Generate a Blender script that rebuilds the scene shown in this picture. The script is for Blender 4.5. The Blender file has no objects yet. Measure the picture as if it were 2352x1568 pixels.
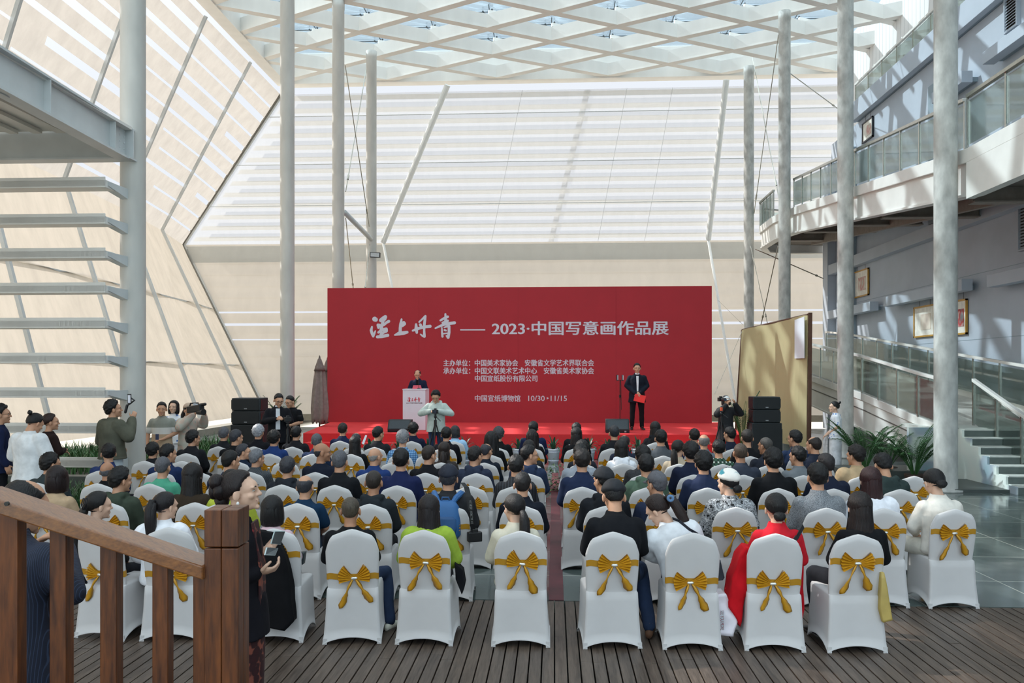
import bpy, bmesh, math, random
from mathutils import Vector, Matrix, noise, Euler
random.seed(7)
SC = bpy.context.scene
COL = SC.collection
# ------------------------------------------------------------------ camera, sky, sun, exposure
F, YH, HC, TH = 1850.0, 860.0, 2.24, math.radians(3.0)      # focal length (px), horizon row, camera height, yaw to the left
CT, ST = math.cos(TH), math.sin(TH)
cam = bpy.data.objects.new('camera', bpy.data.cameras.new('camera')); COL.objects.link(cam)
cam.location = (0, 0, HC); cam.rotation_euler = (math.pi/2, 0, TH)
cam.data.sensor_width = 36; cam.data.lens = 36*F/2352; cam.data.shift_y = (YH-784)/2352
cam.data.clip_end = 400
SC.camera = cam
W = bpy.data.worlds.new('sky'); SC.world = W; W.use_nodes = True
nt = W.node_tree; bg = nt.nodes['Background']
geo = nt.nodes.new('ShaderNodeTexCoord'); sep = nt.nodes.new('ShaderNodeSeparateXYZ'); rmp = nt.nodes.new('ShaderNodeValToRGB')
# sky gradient shaped to fill the hall: unseen overhead and rear parts made brighter
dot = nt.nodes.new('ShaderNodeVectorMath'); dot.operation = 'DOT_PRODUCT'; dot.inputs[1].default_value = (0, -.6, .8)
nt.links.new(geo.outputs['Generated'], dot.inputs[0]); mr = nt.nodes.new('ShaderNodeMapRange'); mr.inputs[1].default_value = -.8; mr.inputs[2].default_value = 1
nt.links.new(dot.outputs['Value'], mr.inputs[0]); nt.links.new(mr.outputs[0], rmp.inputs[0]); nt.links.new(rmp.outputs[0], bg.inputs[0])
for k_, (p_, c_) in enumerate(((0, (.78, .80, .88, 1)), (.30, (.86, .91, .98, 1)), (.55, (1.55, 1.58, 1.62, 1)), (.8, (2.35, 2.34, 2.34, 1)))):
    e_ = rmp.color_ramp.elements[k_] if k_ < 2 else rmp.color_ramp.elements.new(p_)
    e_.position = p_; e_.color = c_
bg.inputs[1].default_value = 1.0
sun = bpy.data.objects.new('sun', bpy.data.lights.new('sun', 'SUN')); COL.objects.link(sun)
sun.data.energy = 6.5; sun.data.angle = math.radians(.8); sun.data.color = (1, .965, .92)
sun.rotation_euler = Vector((.74, -.27, -.61)).to_track_quat('-Z', 'Y').to_euler()
SC.view_settings.view_transform = 'Standard'; SC.view_settings.look = 'None'
SC.view_settings.gamma = 1; SC.view_settings.use_curve_mapping = False
SC.view_settings.exposure = 0.0
SC.cycles.use_denoising = True
SC.cycles.transparent_max_bounces = 16; SC.cycles.max_bounces = 8

def P(px, py, D):
    """World point seen at pixel (px, py) at depth D along the view axis."""
    x = (px-1176)/F*D
    return Vector((x*CT-D*ST, x*ST+D*CT, HC-(py-YH)/F*D))
def DY(px, Y):
    """Depth along the view axis of the frontal plane y = Y at column px."""
    return Y/(CT+ST*(px-1176)/F)
def PW(px, py, Y): return P(px, py, DY(px, Y))
def GX(px, Y): return PW(px, 860, Y).x
# ------------------------------------------------------------------ materials
MC = {}
def lin(c):
    c = c/255.0
    return c/12.92 if c <= .04045 else ((c+.055)/1.055)**2.4
def rgb(h):
    if isinstance(h, str): h = [int(h[i:i+2], 16) for i in (0, 2, 4)]
    return tuple(lin(v) for v in h)+(1,)
def newmat(name):
    m = bpy.data.materials.new(name); m.use_nodes = True
    return m, m.node_tree, m.node_tree.nodes['Principled BSDF']
def coords(nt, scale=(1, 1, 1), kind='Object'):
    tc = nt.nodes.new('ShaderNodeTexCoord'); mp = nt.nodes.new('ShaderNodeMapping'); mp.inputs['Scale'].default_value = scale
    nt.links.new(tc.outputs[kind], mp.inputs[0]); return mp.outputs[0]
def ramp(nt, fac, stops):
    r = nt.nodes.new('ShaderNodeValToRGB'); nt.links.new(fac, r.inputs[0])
    while len(r.color_ramp.elements) < len(stops): r.color_ramp.elements.new(.5)
    for e, (p, c) in zip(r.color_ramp.elements, stops): e.position = p; e.color = c
    return r.outputs[0]
def noisetex(nt, vec, scale, detail=3, rough=.55):
    n = nt.nodes.new('ShaderNodeTexNoise'); n.inputs['Scale'].default_value = scale; n.inputs['Detail'].default_value = detail
    n.inputs['Roughness'].default_value = rough
    nt.links.new(vec, n.inputs['Vector']); return n.outputs['Fac']
def addbump(nt, b, fac, strength, dist=.01):
    bp = nt.nodes.new('ShaderNodeBump'); bp.inputs['Strength'].default_value = strength; bp.inputs['Distance'].default_value = dist
    nt.links.new(fac, bp.inputs['Height']); nt.links.new(bp.outputs[0], b.inputs['Normal'])
def M(name, col='888888', rough=.6, metal=0., var=.12, nscale=6., bump=0., stretch=(1, 1, 1), sheen=0., coat=0.):
    """Plain procedural material: base colour with a soft noise variation and optional bump."""
    if name in MC: return MC[name]
    m, nt, b = newmat(name); c = rgb(col)
    v = coords(nt, stretch); f = noisetex(nt, v, nscale)
    lo = tuple(max(0, x*(1-var)) for x in c[:3])+(1,); hi = tuple(min(1, x*(1+var)) for x in c[:3])+(1,)
    nt.links.new(ramp(nt, f, [(.3, lo), (.7, hi)]), b.inputs['Base Color'])
    b.inputs['Roughness'].default_value = rough; b.inputs['Metallic'].default_value = metal
    if sheen: b.inputs['Sheen Weight'].default_value = sheen
    if coat: b.inputs['Coat Weight'].default_value = coat
    if bump: addbump(nt, b, f, bump)
    MC[name] = m; return m
def matte(m, k):
    m.node_tree.nodes['Principled BSDF'].inputs['Specular IOR Level'].default_value = k; return m
def cloth(col, rough=.9): return matte(M('cloth_'+col, col, rough, var=.14, nscale=9, bump=.25), .18)
def hairmat(col): return matte(M('hair_'+col, col, .45, var=.5, nscale=30, stretch=(6, 6, .6), bump=.6), .35)
def stripes(name, base, line, scale, width=.08, axis='X', rough=.8):
    if name in MC: return MC[name]
    m, nt, b = newmat(name); v = coords(nt)
    w = nt.nodes.new('ShaderNodeTexWave'); w.bands_direction = axis; w.inputs['Scale'].default_value = scale
    nt.links.new(v, w.inputs[0])
    nt.links.new(ramp(nt, w.outputs['Fac'], [(1-width*2, rgb(base)), (1-width, rgb(line))]), b.inputs['Base Color'])
    b.inputs['Roughness'].default_value = rough; MC[name] = m; return m
def plaid(name, base, dark, line, scale):
    if name in MC: return MC[name]
    m, nt, b = newmat(name); v = coords(nt); outs = []
    for ax in 'XZ':
        w = nt.nodes.new('ShaderNodeTexWave'); w.bands_direction = ax; w.inputs['Scale'].default_value = scale; nt.links.new(v, w.inputs[0]); outs.append(w.outputs['Fac'])
    g = []
    for o in outs:
        q = nt.nodes.new('ShaderNodeMath'); q.operation = 'GREATER_THAN'; q.inputs[1].default_value = .68; nt.links.new(o, q.inputs[0]); g.append(q.outputs[0])
    a = nt.nodes.new('ShaderNodeMath'); a.operation = 'ADD'; nt.links.new(g[0], a.inputs[0]); nt.links.new(g[1], a.inputs[1])
    h = nt.nodes.new('ShaderNodeMath'); h.operation = 'MULTIPLY'; h.inputs[1].default_value = .5; nt.links.new(a.outputs[0], h.inputs[0])
    nt.links.new(ramp(nt, h.outputs[0], [(.2, rgb(base)), (.5, rgb(dark)), (.8, rgb(line))]), b.inputs['Base Color'])
    b.inputs['Roughness'].default_value = .85; MC[name] = m; return m
def blotch(name, stops, scale=18, rough=.8, voro=True):
    """Printed fabric: irregular patches of a few colours."""
    if name in MC: return MC[name]
    m, nt, b = newmat(name); v = coords(nt)
    if voro:
        n = noisetex(nt, v, scale*.6, 2); vt = nt.nodes.new('ShaderNodeTexVoronoi'); vt.inputs['Scale'].default_value = scale; nt.links.new(v, vt.inputs['Vector'])
        a = nt.nodes.new('ShaderNodeMath'); a.operation = 'ADD'; nt.links.new(n, a.inputs[0]); nt.links.new(vt.outputs['Distance'], a.inputs[1])
        h = nt.nodes.new('ShaderNodeMath'); h.operation = 'MULTIPLY'; h.inputs[1].default_value = .65; nt.links.new(a.outputs[0], h.inputs[0]); f = h.outputs[0]
    else: f = noisetex(nt, v, scale, 4)
    nt.links.new(ramp(nt, f, [(p, rgb(c)) for p, c in stops]), b.inputs['Base Color'])
    b.inputs['Roughness'].default_value = rough; MC[name] = m; return m
def bands(name, stops, z0, z1):
    """Cloth with horizontal colour blocks between heights z0 and z1 (object space)."""
    m, nt, b = newmat(name); v = coords(nt); s = nt.nodes.new('ShaderNodeSeparateXYZ'); nt.links.new(v, s.inputs[0])
    r = nt.nodes.new('ShaderNodeMapRange'); r.inputs[1].default_value = z0; r.inputs[2].default_value = z1; nt.links.new(s.outputs['Z'], r.inputs[0])
    o = ramp(nt, r.outputs[0], [(p, rgb(c)) for p, c in stops]); o.node.color_ramp.interpolation = 'CONSTANT'
    nt.links.new(o, b.inputs['Base Color']); b.inputs['Roughness'].default_value = .85; return m
def scrim(name, col, see, transl=.75, dirt=.12, dscale=(2, 2, .4)):
    """Thin woven membrane: part of the light passes straight, the rest is scattered through it."""
    m = bpy.data.materials.new(name); m.use_nodes = True; nt = m.node_tree; nt.nodes.remove(nt.nodes['Principled BSDF']); out = nt.nodes['Material Output']
    c = rgb(col); v = coords(nt, dscale); f = noisetex(nt, v, 1.2, 6, .65)
    cc = ramp(nt, f, [(.3, tuple(x*(1-dirt) for x in c[:3])+(1,)), (.62, c)])
    d = nt.nodes.new('ShaderNodeBsdfDiffuse'); t = nt.nodes.new('ShaderNodeBsdfTranslucent'); p = nt.nodes.new('ShaderNodeBsdfTransparent')
    a = nt.nodes.new('ShaderNodeMixShader'); a.inputs[0].default_value = transl; z = nt.nodes.new('ShaderNodeMixShader'); z.inputs[0].default_value = see
    L = nt.links.new; L(cc, d.inputs[0]); L(cc, t.inputs[0]); L(d.outputs[0], a.inputs[1]); L(t.outputs[0], a.inputs[2])
    L(a.outputs[0], z.inputs[1]); L(p.outputs[0], z.inputs[2]); L(z.outputs[0], out.inputs[0]); return m
def glassmat(name, tint, refl=.5, haze=0.):
    m = bpy.data.materials.new(name); m.use_nodes = True; nt = m.node_tree; nt.nodes.remove(nt.nodes['Principled BSDF']); out = nt.nodes['Material Output']
    p = nt.nodes.new('ShaderNodeBsdfTransparent'); p.inputs[0].default_value = rgb(tint)
    g = nt.nodes.new('ShaderNodeBsdfGlossy'); g.inputs['Roughness'].default_value = .03
    fr = nt.nodes.new('ShaderNodeFresnel'); fr.inputs[0].default_value = 1.5
    mu = nt.nodes.new('ShaderNodeMath'); mu.operation = 'MULTIPLY'; mu.inputs[1].default_value = refl; nt.links.new(fr.outputs[0], mu.inputs[0])
    x = nt.nodes.new('ShaderNodeMixShader'); nt.links.new(mu.outputs[0], x.inputs[0]); nt.links.new(p.outputs[0], x.inputs[1]); nt.links.new(g.outputs[0], x.inputs[2])
    o = x.outputs[0]
    if haze:
        d = nt.nodes.new('ShaderNodeBsdfDiffuse'); d.inputs[0].default_value = rgb(tint); y = nt.nodes.new('ShaderNodeMixShader'); y.inputs[0].default_value = haze
        nt.links.new(o, y.inputs[1]); nt.links.new(d.outputs[0], y.inputs[2]); o = y.outputs[0]
    nt.links.new(o, out.inputs[0]); return m
def wood(name, dark, light, scale=(1, 1, 1), rough=.45, ring=3.):
    if name in MC: return MC[name]
    m, nt, b = newmat(name); v = coords(nt, scale)
    n1 = noisetex(nt, v, 2.2, 6, .6); n2 = noisetex(nt, v, 9*ring, 3, .6)
    mx = nt.nodes.new('ShaderNodeMath'); mx.operation = 'ADD'; nt.links.new(n1, mx.inputs[0]); nt.links.new(n2, mx.inputs[1])
    h = nt.nodes.new('ShaderNodeMath'); h.operation = 'MULTIPLY'; h.inputs[1].default_value = .5; nt.links.new(mx.outputs[0], h.inputs[0])
    nt.links.new(ramp(nt, h.outputs[0], [(.36, rgb(dark)), (.66, rgb(light))]), b.inputs['Base Color'])
    b.inputs['Roughness'].default_value = rough; addbump(nt, b, h.outputs[0], .15, .004); MC[name] = m; return m
# ------------------------------------------------------------------ mesh builder
class MB:
    def __init__(s): s.v = []; s.f = []; s.mi = []; s.cur = 0
    def add(s, vs, fs):
        o = len(s.v); s.v += [Vector(v) for v in vs]; s.f += [[i+o for i in f] for f in fs]; s.mi += [s.cur]*len(fs)
    def hexa(s, p):                                          # p: 4 bottom points, 4 top points
        s.add(p, [(3, 2, 1, 0), (4, 5, 6, 7), (0, 1, 5, 4), (1, 2, 6, 5), (2, 3, 7, 6), (3, 0, 4, 7)])
    def box(s, c, d, rz=0):
        x, y, z = d[0]/2, d[1]/2, d[2]/2; R = Matrix.Rotation(rz, 3, 'Z'); c = Vector(c)
        s.hexa([c+R@Vector(q) for q in ((-x, -y, -z), (x, -y, -z), (x, y, -z), (-x, y, -z), (-x, -y, z), (x, -y, z), (x, y, z), (-x, y, z))])
    def bar(s, a, b, w, h, up=(0, 0, 1)):                    # rectangular bar from a to b, w sideways, h along up
        a = Vector(a); b = Vector(b); d = (b-a).normalized(); u = Vector(up); sd = d.cross(u)
        if sd.length < 1e-5: sd = Vector((1, 0, 0))
        sd.normalize(); u = sd.cross(d).normalized(); sd *= w/2; u *= h/2
        s.hexa([a-sd-u, a+sd-u, b+sd-u, b-sd-u, a-sd+u, a+sd+u, b+sd+u, b-sd+u])
    def quad(s, *p): s.add(p, [tuple(range(len(p)))])
    def prism(s, poly, vec):
        n = len(poly); vec = Vector(vec); a = [Vector(p) for p in poly]
        s.add(a+[p+vec for p in a], [tuple(range(n))[::-1], tuple(range(n, 2*n))]+[(i, (i+1) % n, n+(i+1) % n, n+i) for i in range(n)])
    def rings(s, rs, cap=True, closed=True):
        n = len(rs[0]); vs = [p for r in rs for p in r]; fs = []
        for k in range(len(rs)-1):
            for i in range(n if closed else n-1): fs.append((k*n+i, k*n+(i+1) % n, (k+1)*n+(i+1) % n, (k+1)*n+i))
        if cap: fs += [tuple(range(n))[::-1], tuple(range((len(rs)-1)*n, len(rs)*n))]
        s.add(vs, fs)
    def tube(s, pts, rad, seg=8, round_=False, flat=1.):
        pts = [Vector(p) for p in pts]; n = len(pts)
        if not hasattr(rad, '__len__'): rad = [rad]*n
        if round_:
            P0, R0 = [], []
            d0 = (pts[1]-pts[0]).normalized(); d1 = (pts[-1]-pts[-2]).normalized()
            for a in (85, 60, 30): P0.append(pts[0]-d0*rad[0]*math.sin(math.radians(a))); R0.append(rad[0]*math.cos(math.radians(a)))
            P0 += pts; R0 += list(rad)
            for a in (30, 60, 85): P0.append(pts[-1]+d1*rad[-1]*math.sin(math.radians(a))); R0.append(rad[-1]*math.cos(math.radians(a)))
            pts, rad, n = P0, R0, len(P0)
        rs = []; u = None
        for i in range(n):
            d = (pts[min(i+1, n-1)]-pts[max(i-1, 0)]).normalized()
            if u is None:
                u = d.orthogonal().normalized()
                if abs(d.z) < .9: u = Vector((0, 0, 1)).cross(d).normalized()
            u = (u-d*u.dot(d)).normalized(); w = d.cross(u)
            rs.append([pts[i]+(u*math.cos(6.28318*k/seg)+w*math.sin(6.28318*k/seg)*flat)*rad[i] for k in range(seg)])
        s.rings(rs)
    def ell(s, c, r, R=None, nu=14, nv=10):
        c = Vector(c); rs = []
        for j in range(1, nv):
            t = math.pi*j/nv; rs.append([(math.sin(t)*math.cos(6.28318*i/nu)*r[0], math.sin(t)*math.sin(6.28318*i/nu)*r[1], -math.cos(t)*r[2]) for i in range(nu)])
        vs = [Vector(p) for q in rs for p in q]+[Vector((0, 0, -r[2])), Vector((0, 0, r[2]))]
        if R: vs = [R@v for v in vs]
        fs = [(k*nu+i, k*nu+(i+1) % nu, (k+1)*nu+(i+1) % nu, (k+1)*nu+i) for k in range(nv-2) for i in range(nu)]
        b = (nv-1)*nu; fs += [(b, (i+1) % nu, i) for i in range(nu)]+[(b+1, (nv-2)*nu+i, (nv-2)*nu+(i+1) % nu) for i in range(nu)]
        s.add([v+c for v in vs], fs)
    def lathe(s, prof, c=(0, 0, 0), seg=20, cap=True):
        c = Vector(c); s.rings([[c+Vector((r*math.cos(6.28318*i/seg), r*math.sin(6.28318*i/seg), z)) for i in range(seg)] for r, z in prof], cap)
    def mesh(s, name, mats, smooth=False, auto=None):
        me = bpy.data.meshes.new(name); me.from_pydata([tuple(v) for v in s.v], [], s.f)
        for m in (mats if isinstance(mats, (list, tuple)) else [mats]): me.materials.append(m)
        if any(s.mi): me.polygons.foreach_set('material_index', s.mi)
        if smooth: me.polygons.foreach_set('use_smooth', [True]*len(me.polygons))
        me.update(); return me
    def build(s, name, mats, parent=None, smooth=False, bevel=0, local=False, sub=0):
        """ONE mesh object. World-space points unless local; a top-level mesh gets its origin at its base."""
        if parent is not None and not local:
            o0 = origin(parent); s.v = [v-o0 for v in s.v]
        loc = Vector((0, 0, 0))
        if parent is None and not local and s.v:
            xs = [v.x for v in s.v]; ys = [v.y for v in s.v]; loc = Vector(((min(xs)+max(xs))/2, (min(ys)+max(ys))/2, min(v.z for v in s.v)))
            s.v = [v-loc for v in s.v]
        ob = bpy.data.objects.new(name, s.mesh(name, mats, smooth)); COL.objects.link(ob); ob.location = loc
        if parent is not None: ob.parent = parent
        if bevel:
            b = ob.modifiers.new('bevel', 'BEVEL'); b.width = bevel; b.segments = 2; b.limit_method = 'ANGLE'
        if sub:
            q = ob.modifiers.new('sub', 'SUBSURF'); q.levels = q.render_levels = sub
        return ob
def origin(o):
    v = Vector(o.location)
    while o.parent: o = o.parent; v += Vector(o.location)
    return v
LABELS = {}
def tag(o, label, cat, group=None, kind=None):
    o['label'] = label; o['category'] = cat
    if group: o['group'] = group
    if kind: o['kind'] = kind
    LABELS.setdefault(label, []).append(o.name)
    return o
def thing(name, loc, label, cat, rz=0, group=None):
    o = bpy.data.objects.new(name, None); COL.objects.link(o); o.location = loc; o.rotation_euler = (0, 0, rz); o.empty_display_size = .1
    return tag(o, label, cat, group)
def struct(o): o['kind'] = 'structure'; return o
def bake(ob):
    dg = bpy.context.evaluated_depsgraph_get(); dg.update(); me = bpy.data.meshes.new_from_object(ob.evaluated_get(dg)); return me
def remesh(mb, voxel, smooth=6, wrinkle=0., wscale=9.):
    """Fuse overlapping closed shapes into one continuous skin."""
    me = mb.mesh('skin', []); ob = bpy.data.objects.new('skin', me); COL.objects.link(ob)
    r = ob.modifiers.new('r', 'REMESH'); r.mode = 'VOXEL'; r.voxel_size = voxel
    if smooth:
        q = ob.modifiers.new('s', 'SMOOTH'); q.factor = .5; q.iterations = smooth
    out = bake(ob); bpy.data.objects.remove(ob); bpy.data.meshes.remove(me)
    if wrinkle:
        out.update(); co = [v.co.copy() for v in out.vertices]; no = [v.normal.copy() for v in out.vertices]
        for v, c, n in zip(out.vertices, co, no):
            k = noise.noise(c*wscale)+.6*noise.noise(Vector((c.x*wscale*2.2, c.y*wscale*2.2, c.z*wscale)))
            v.co = c+n*(k*wrinkle)
    out.materials.clear(); out.polygons.foreach_set('use_smooth', [True]*len(out.polygons)); out.update()
    return out
def put(name, me, parent=None, mats=None, mat4=None):
    """Object on shared mesh data; its materials live on the object."""
    o = bpy.data.objects.new(name, me); COL.objects.link(o)
    if parent is not None: o.parent = parent
    if mat4 is not None: o.matrix_local = mat4
    if mats is not None:
        while len(me.materials) < len(mats): me.materials.append(mats[len(me.materials)])
        for i, m in enumerate(mats):
            o.material_slots[i].link = 'OBJECT'; o.material_slots[i].material = m
    return o
def sweep(mb, pts, lat0, lat1, z0, z1, cap=True):
    """Rectangular section (lat0..lat1 to the right of travel, z0..z1) carried along a polyline."""
    pts = [Vector(p) for p in pts]; rs = []
    for i, p in enumerate(pts):
        d = Vector((0, 0, 0))
        if i: d += (pts[i]-pts[i-1]).normalized()
        if i < len(pts)-1: d += (pts[i+1]-pts[i]).normalized()
        d.z = 0; d.normalize(); r = Vector((d.y, -d.x, 0)); up = Vector((0, 0, 1))
        rs.append([p+r*lat0+up*z0, p+r*lat1+up*z0, p+r*lat1+up*z1, p+r*lat0+up*z1])
    mb.rings(rs, cap)
# ------------------------------------------------------------------ the hall
WHITE = M('white paint', 'dedcd6', .5, var=.05, nscale=2)
BEAMW = M('beam white', 'e9e6e0', .55, var=.05, nscale=1.5, stretch=(1, 1, .3))
STEELG = M('pale grey steel paint', 'c4c8c8', .45, var=.06, nscale=2)
COLM = M('column paint', 'c4c2bc', .55, var=.13, nscale=1.6, stretch=(1.4, 1.4, .5), bump=.1)
BLUEG = M('blue grey wall paint', 'b0b9c4', .7, var=.05, nscale=1.2)
BLUED = M('slate trim paint', '8b9aa4', .6, var=.05)
STAIN = M('stainless steel', 'b9b6ac', .25, 1., var=.08, nscale=14)
DARKST = M('dark steel', '3a3733', .6, .3)
RUBBER = M('black plastic', '17181a', .45, var=.2)
SCR_BACK = scrim('scrim over louvres', 'd2d1cd', .60, .55, .07)
SCR_LOW = scrim('scrim lower cream', 'cdc5ba', .06, .66, .08, (1.2, 1.2, .25))
SCR_LEFT = scrim('scrim left cream', 'b9b1a6', .03, .62, .14, (2, 2, .3))
GLASS_R = glassmat('roof glass', 'eef9ff', .5)
GLASS_B = glassmat('balustrade glass', 'f3fbf8', .8, .015)
SLATM = scrim('louvre blade', 'bfbfbc', .0, .4, .04)

# --- floors
def tile_mat():
    m, nt, b = newmat('dark stone tile'); v = coords(nt)
    br = nt.nodes.new('ShaderNodeTexBrick'); br.offset = 0; br.inputs['Scale'].default_value = 1; br.inputs['Brick Width'].default_value = 1.2; br.inputs['Row Height'].default_value = 1.2
    br.inputs['Mortar Size'].default_value = .008; nt.links.new(v, br.inputs['Vector']); br.inputs['Color1'].default_value = rgb('606b68'); br.inputs['Color2'].default_value = rgb('545f5d'); br.inputs['Mortar'].default_value = rgb('a9aca2')
    nt.links.new(br.outputs['Color'], b.inputs['Base Color'])
    f = noisetex(nt, v, 3, 5); nt.links.new(ramp(nt, f, [(.3, (.06, .06, .06, 1)), (.7, (.16, .16, .16, 1))]), b.inputs['Roughness'])
    addbump(nt, b, noisetex(nt, v, 2.0, 2), .06, .02); return m
b = MB(); b.box((0, 21, -.1), (30, 26, .2)); struct(b.build('floor', tile_mat()))
b = MB(); b.box((0, 1.95, -.17), (30, 12.1, .1)); struct(b.build('floor_base', DARKST))
DECK = wood('deck boards', '382d25', '67594e', (7, .5, 3), .42, 1.2)
nt_ = DECK.node_tree
b = MB(); x = -9.4; rnd = random.Random(3)
while x < 12:
    y = -4.0
    while y < 7.97:
        L = min(7.985-y, rnd.choice((1.7, 2.3, 2.9))); z = rnd.uniform(-.0015, .0015)
        b.box((x, y+L/2, -.02+z), (.089, L-.004, .04)); y += L
    x += .0995
o = b.build('deck_floor', DECK, bevel=.002); struct(o)
b = MB(); b.box((0, 45, -.42), (160, 60, .1)); b.box((-43.2, 5, -.02), (60, 82, .1)); struct(b.build('ground_outside', M('sunlit paving', 'b9b4a6', .7, nscale=2)))
# aisle runner
b = MB(); b.box((.02, 13.2, .004), (.15, 10.4, .006)); tag(b.build('aisle_runner', M('maroon runner', '5d2830', .5, var=.25, nscale=3)), 'narrow maroon runner strip on the dark tiles along the aisle', 'carpet')

# --- translucent walls (outermost at the kink, leaning in above and below)
ZK, ZT, ZB = 8.5, 14.6, .5
KINK = [(-3, -14.4), (9, -14.9), (19, -15.25), (23.9, -15.6), (29.2, -16.2), (34, -17.0), (38, -17.9)]
def kx(y):
    for (a, xa), (c, xc) in zip(KINK, KINK[1:]):
        if a <= y <= c: return xa+(xc-xa)*(y-a)/(c-a)
    return KINK[-1][1] if y > 38 else KINK[0][1]
TOPX, BOTX = -12.07, -12.85
MULT = [(-3, -3, -3), (7, 8, 7.6), (15, 16.6, 16), (19, 20.6, 20), (23.1, 25, 24.3), (27.2, 29.4, 28.6), (31.3, 34, 33.2), (35, 38, 35.3)]
def tp(t): return Vector((TOPX, t, ZT))
def kp(t): return Vector((kx(t), t, ZK))
def bp(t): return Vector((BOTX, t, ZB))
SCR_UPL = scrim('scrim upper left', 'a29d96', .02, .6, .14, (2, 2, .3)); wall_low = MB(); wall_l = MB(); slit = random.Random(11)
def patch(mb, a0, a1, b0, b1, v0, v1, u0=0., u1=1.):
    f = lambda u, v: (a0*(1-u)+a1*u)*(1-v)+(b0*(1-u)+b1*u)*v
    mb.quad(f(u0, v0), f(u1, v0), f(u1, v1), f(u0, v1))
for (t0, k0, c0), (t1, k1, c1) in zip(MULT, MULT[1:]):
    K0, K1, T0, T1, B0, B1 = kp(k0), kp(k1), tp(t0), tp(t1), bp(c0), bp(c1)
    n = 11; v = 0.
    for i in range(n):                                       # upper facet with narrow open slits between the strips of membrane
        g = slit.choice((.012, .018, .026, .034)) if i else 0
        v0 = i/n+g; u0 = slit.uniform(0, .45) if slit.random() < .4 else 0
        if g and u0: patch(wall_l, K0, K1, T0, T1, i/n, v0, 0, u0)
        patch(wall_l, K0, K1, T0, T1, v0, (i+1)/n)
    patch(wall_low, B0, B1, K0, K1, 0, 1)
wl = struct(wall_l.build('wall_left', SCR_UPL)); wall_low.build('lower_membrane', SCR_LEFT, wl)
for t, k, c in MULT[1:]:
    b = MB(); n = Vector((.07, 0, 0)); b.bar(tp(t)+n, kp(k)+n, .12, .1, (1, 0, 0)); b.bar(kp(k)+n, bp(c)+n, .12, .1, (1, 0, 0)); b.build('mullion', STEELG, wl)
for zf in (.27, .6):
    b = MB()
    for (t0, k0, c0), (t1, k1, c1) in zip(MULT, MULT[1:]):
        n = Vector((-.1, 0, 0)); b.bar(bp(c0).lerp(kp(k0), zf)+n, bp(c1).lerp(kp(k1), zf)+n, .05, .06)
    b.build('rail', STEELG, wl)
XR = 13.5
def bk(x, v):                                                # back wall: v 0..1 kink to top, 0..-1 kink to bottom
    return Vector((x, 38-3*v if v >= 0 else 38+2.7*v, ZK+(ZT-ZK)*v if v >= 0 else ZK+(ZK-ZB)*v))
XL = lambda v: (-17.9+v*5.83) if v >= 0 else (-17.9-v*5.05)
b = MB(); b.quad(bk(XL(0), 0), bk(XR, 0), bk(XR, 1), bk(XL(1), 1)); wb = struct(b.build('wall_back', SCR_BACK))
b = MB(); cuts = [-1, -.66, -.655, -.565, -.56, -.47, -.467, 0]
for lo, hi in ((-1, -.585), (-.578, -.50), (-.485, -.425), (-.415, 0)): b.quad(bk(XL(lo), lo), bk(XR, lo), bk(XR, hi), bk(XL(hi), hi))
b.build('lower_membrane', SCR_LOW, wb)
for i in range(13):                                          # louvre blades outside the upper membrane
    v = .015+i*.0785; b = MB(); off = Vector((0, .32, .12)); b.quad(bk(XL(v)+.3, v)+off, bk(XR, v)+off, bk(XR, v+.031)+off, bk(XL(v+.031)+.3, v+.031)+off)
    b.build('louvre_blade', SLATM, wb)
for i in range(12):
    v = -.12-i*.07; b = MB(); off = Vector((0, .3, 0)); b.bar(bk(XL(v), v)+off, bk(XR, v)+off, .03, .035); b.build('girt', SLATM, wb)
b = MB(); b.quad(bk(XL(-.02)+.05, -.012)-Vector((0, .06, 0)), bk(XR, -.012)-Vector((0, .06, 0)), bk(XR, -.115)-Vector((0, .08, 0)), bk(XL(-.115)+.05, -.115)-Vector((0, .08, 0)))
b.build('kink_band', scrim('grey band', 'c9ccca', .1, .6, .05), wb)
def bmull(xt, xk, xb, r, name='mullion', low=True):
    MU = M('pale mullion paint', 'e6e8e6', .5, var=.03) if low else scrim('faint mullion', 'bdbdb8', .5, .5, .03); b = MB(); n = Vector((0, -.2 if low else .12, .0)); T = bk(xt, 1.03); b.tube([bk(xk, .0)+n, T+n], r, 12) if low else b.quad(bk(xk-.13, 0)+n, bk(xk+.13, 0)+n, bk(xt+.13, 1)+n, bk(xt-.13, 1)+n)
    if low: b.bar(bk(xk, 0)+Vector((-.06, -.34, 0)), bk(xt, 1)+Vector((-.06, -.34, 0)), .04, .02, (0, 1, 0)); b.bar(bk(xk, 0)+Vector((0, -.03, 0)), bk(xb, -1)+Vector((0, -.03, 0)), .04, .03, (0, 1, 0))
    if low: b.tube([bk(xk, 0)+n, bk(xb, -1)+n], r*.5, 8)
    return b.build(name, MU, wb)
bmull(GX(1030, 35), GX(882, 38), GX(960, 35.4), .13); bmull(GX(1350, 35), GX(1265, 38), GX(1330, 35.4), .1, low=False); bmull(GX(1665, 35), GX(1625, 38), GX(1690, 35.4), .13)
b = MB(); b.tube([tp(35)+Vector((0, -.05, 0)), kp(38)+Vector((0, -.05, 0)), bp(35.3)+Vector((0, -.05, 0))], .07, 8); b.build('corner_joint', M('joint grey', '77746c', .6), wb)
for v in (.86, .55, .27): 
    b = MB(); n = Vector((0, -.03, 0)); b.tube([bk(XL(v)+.1, v)+n, bk(XR, v)+n], .018, 5); b.build('tension_wire', STEELG, wb)
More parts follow.
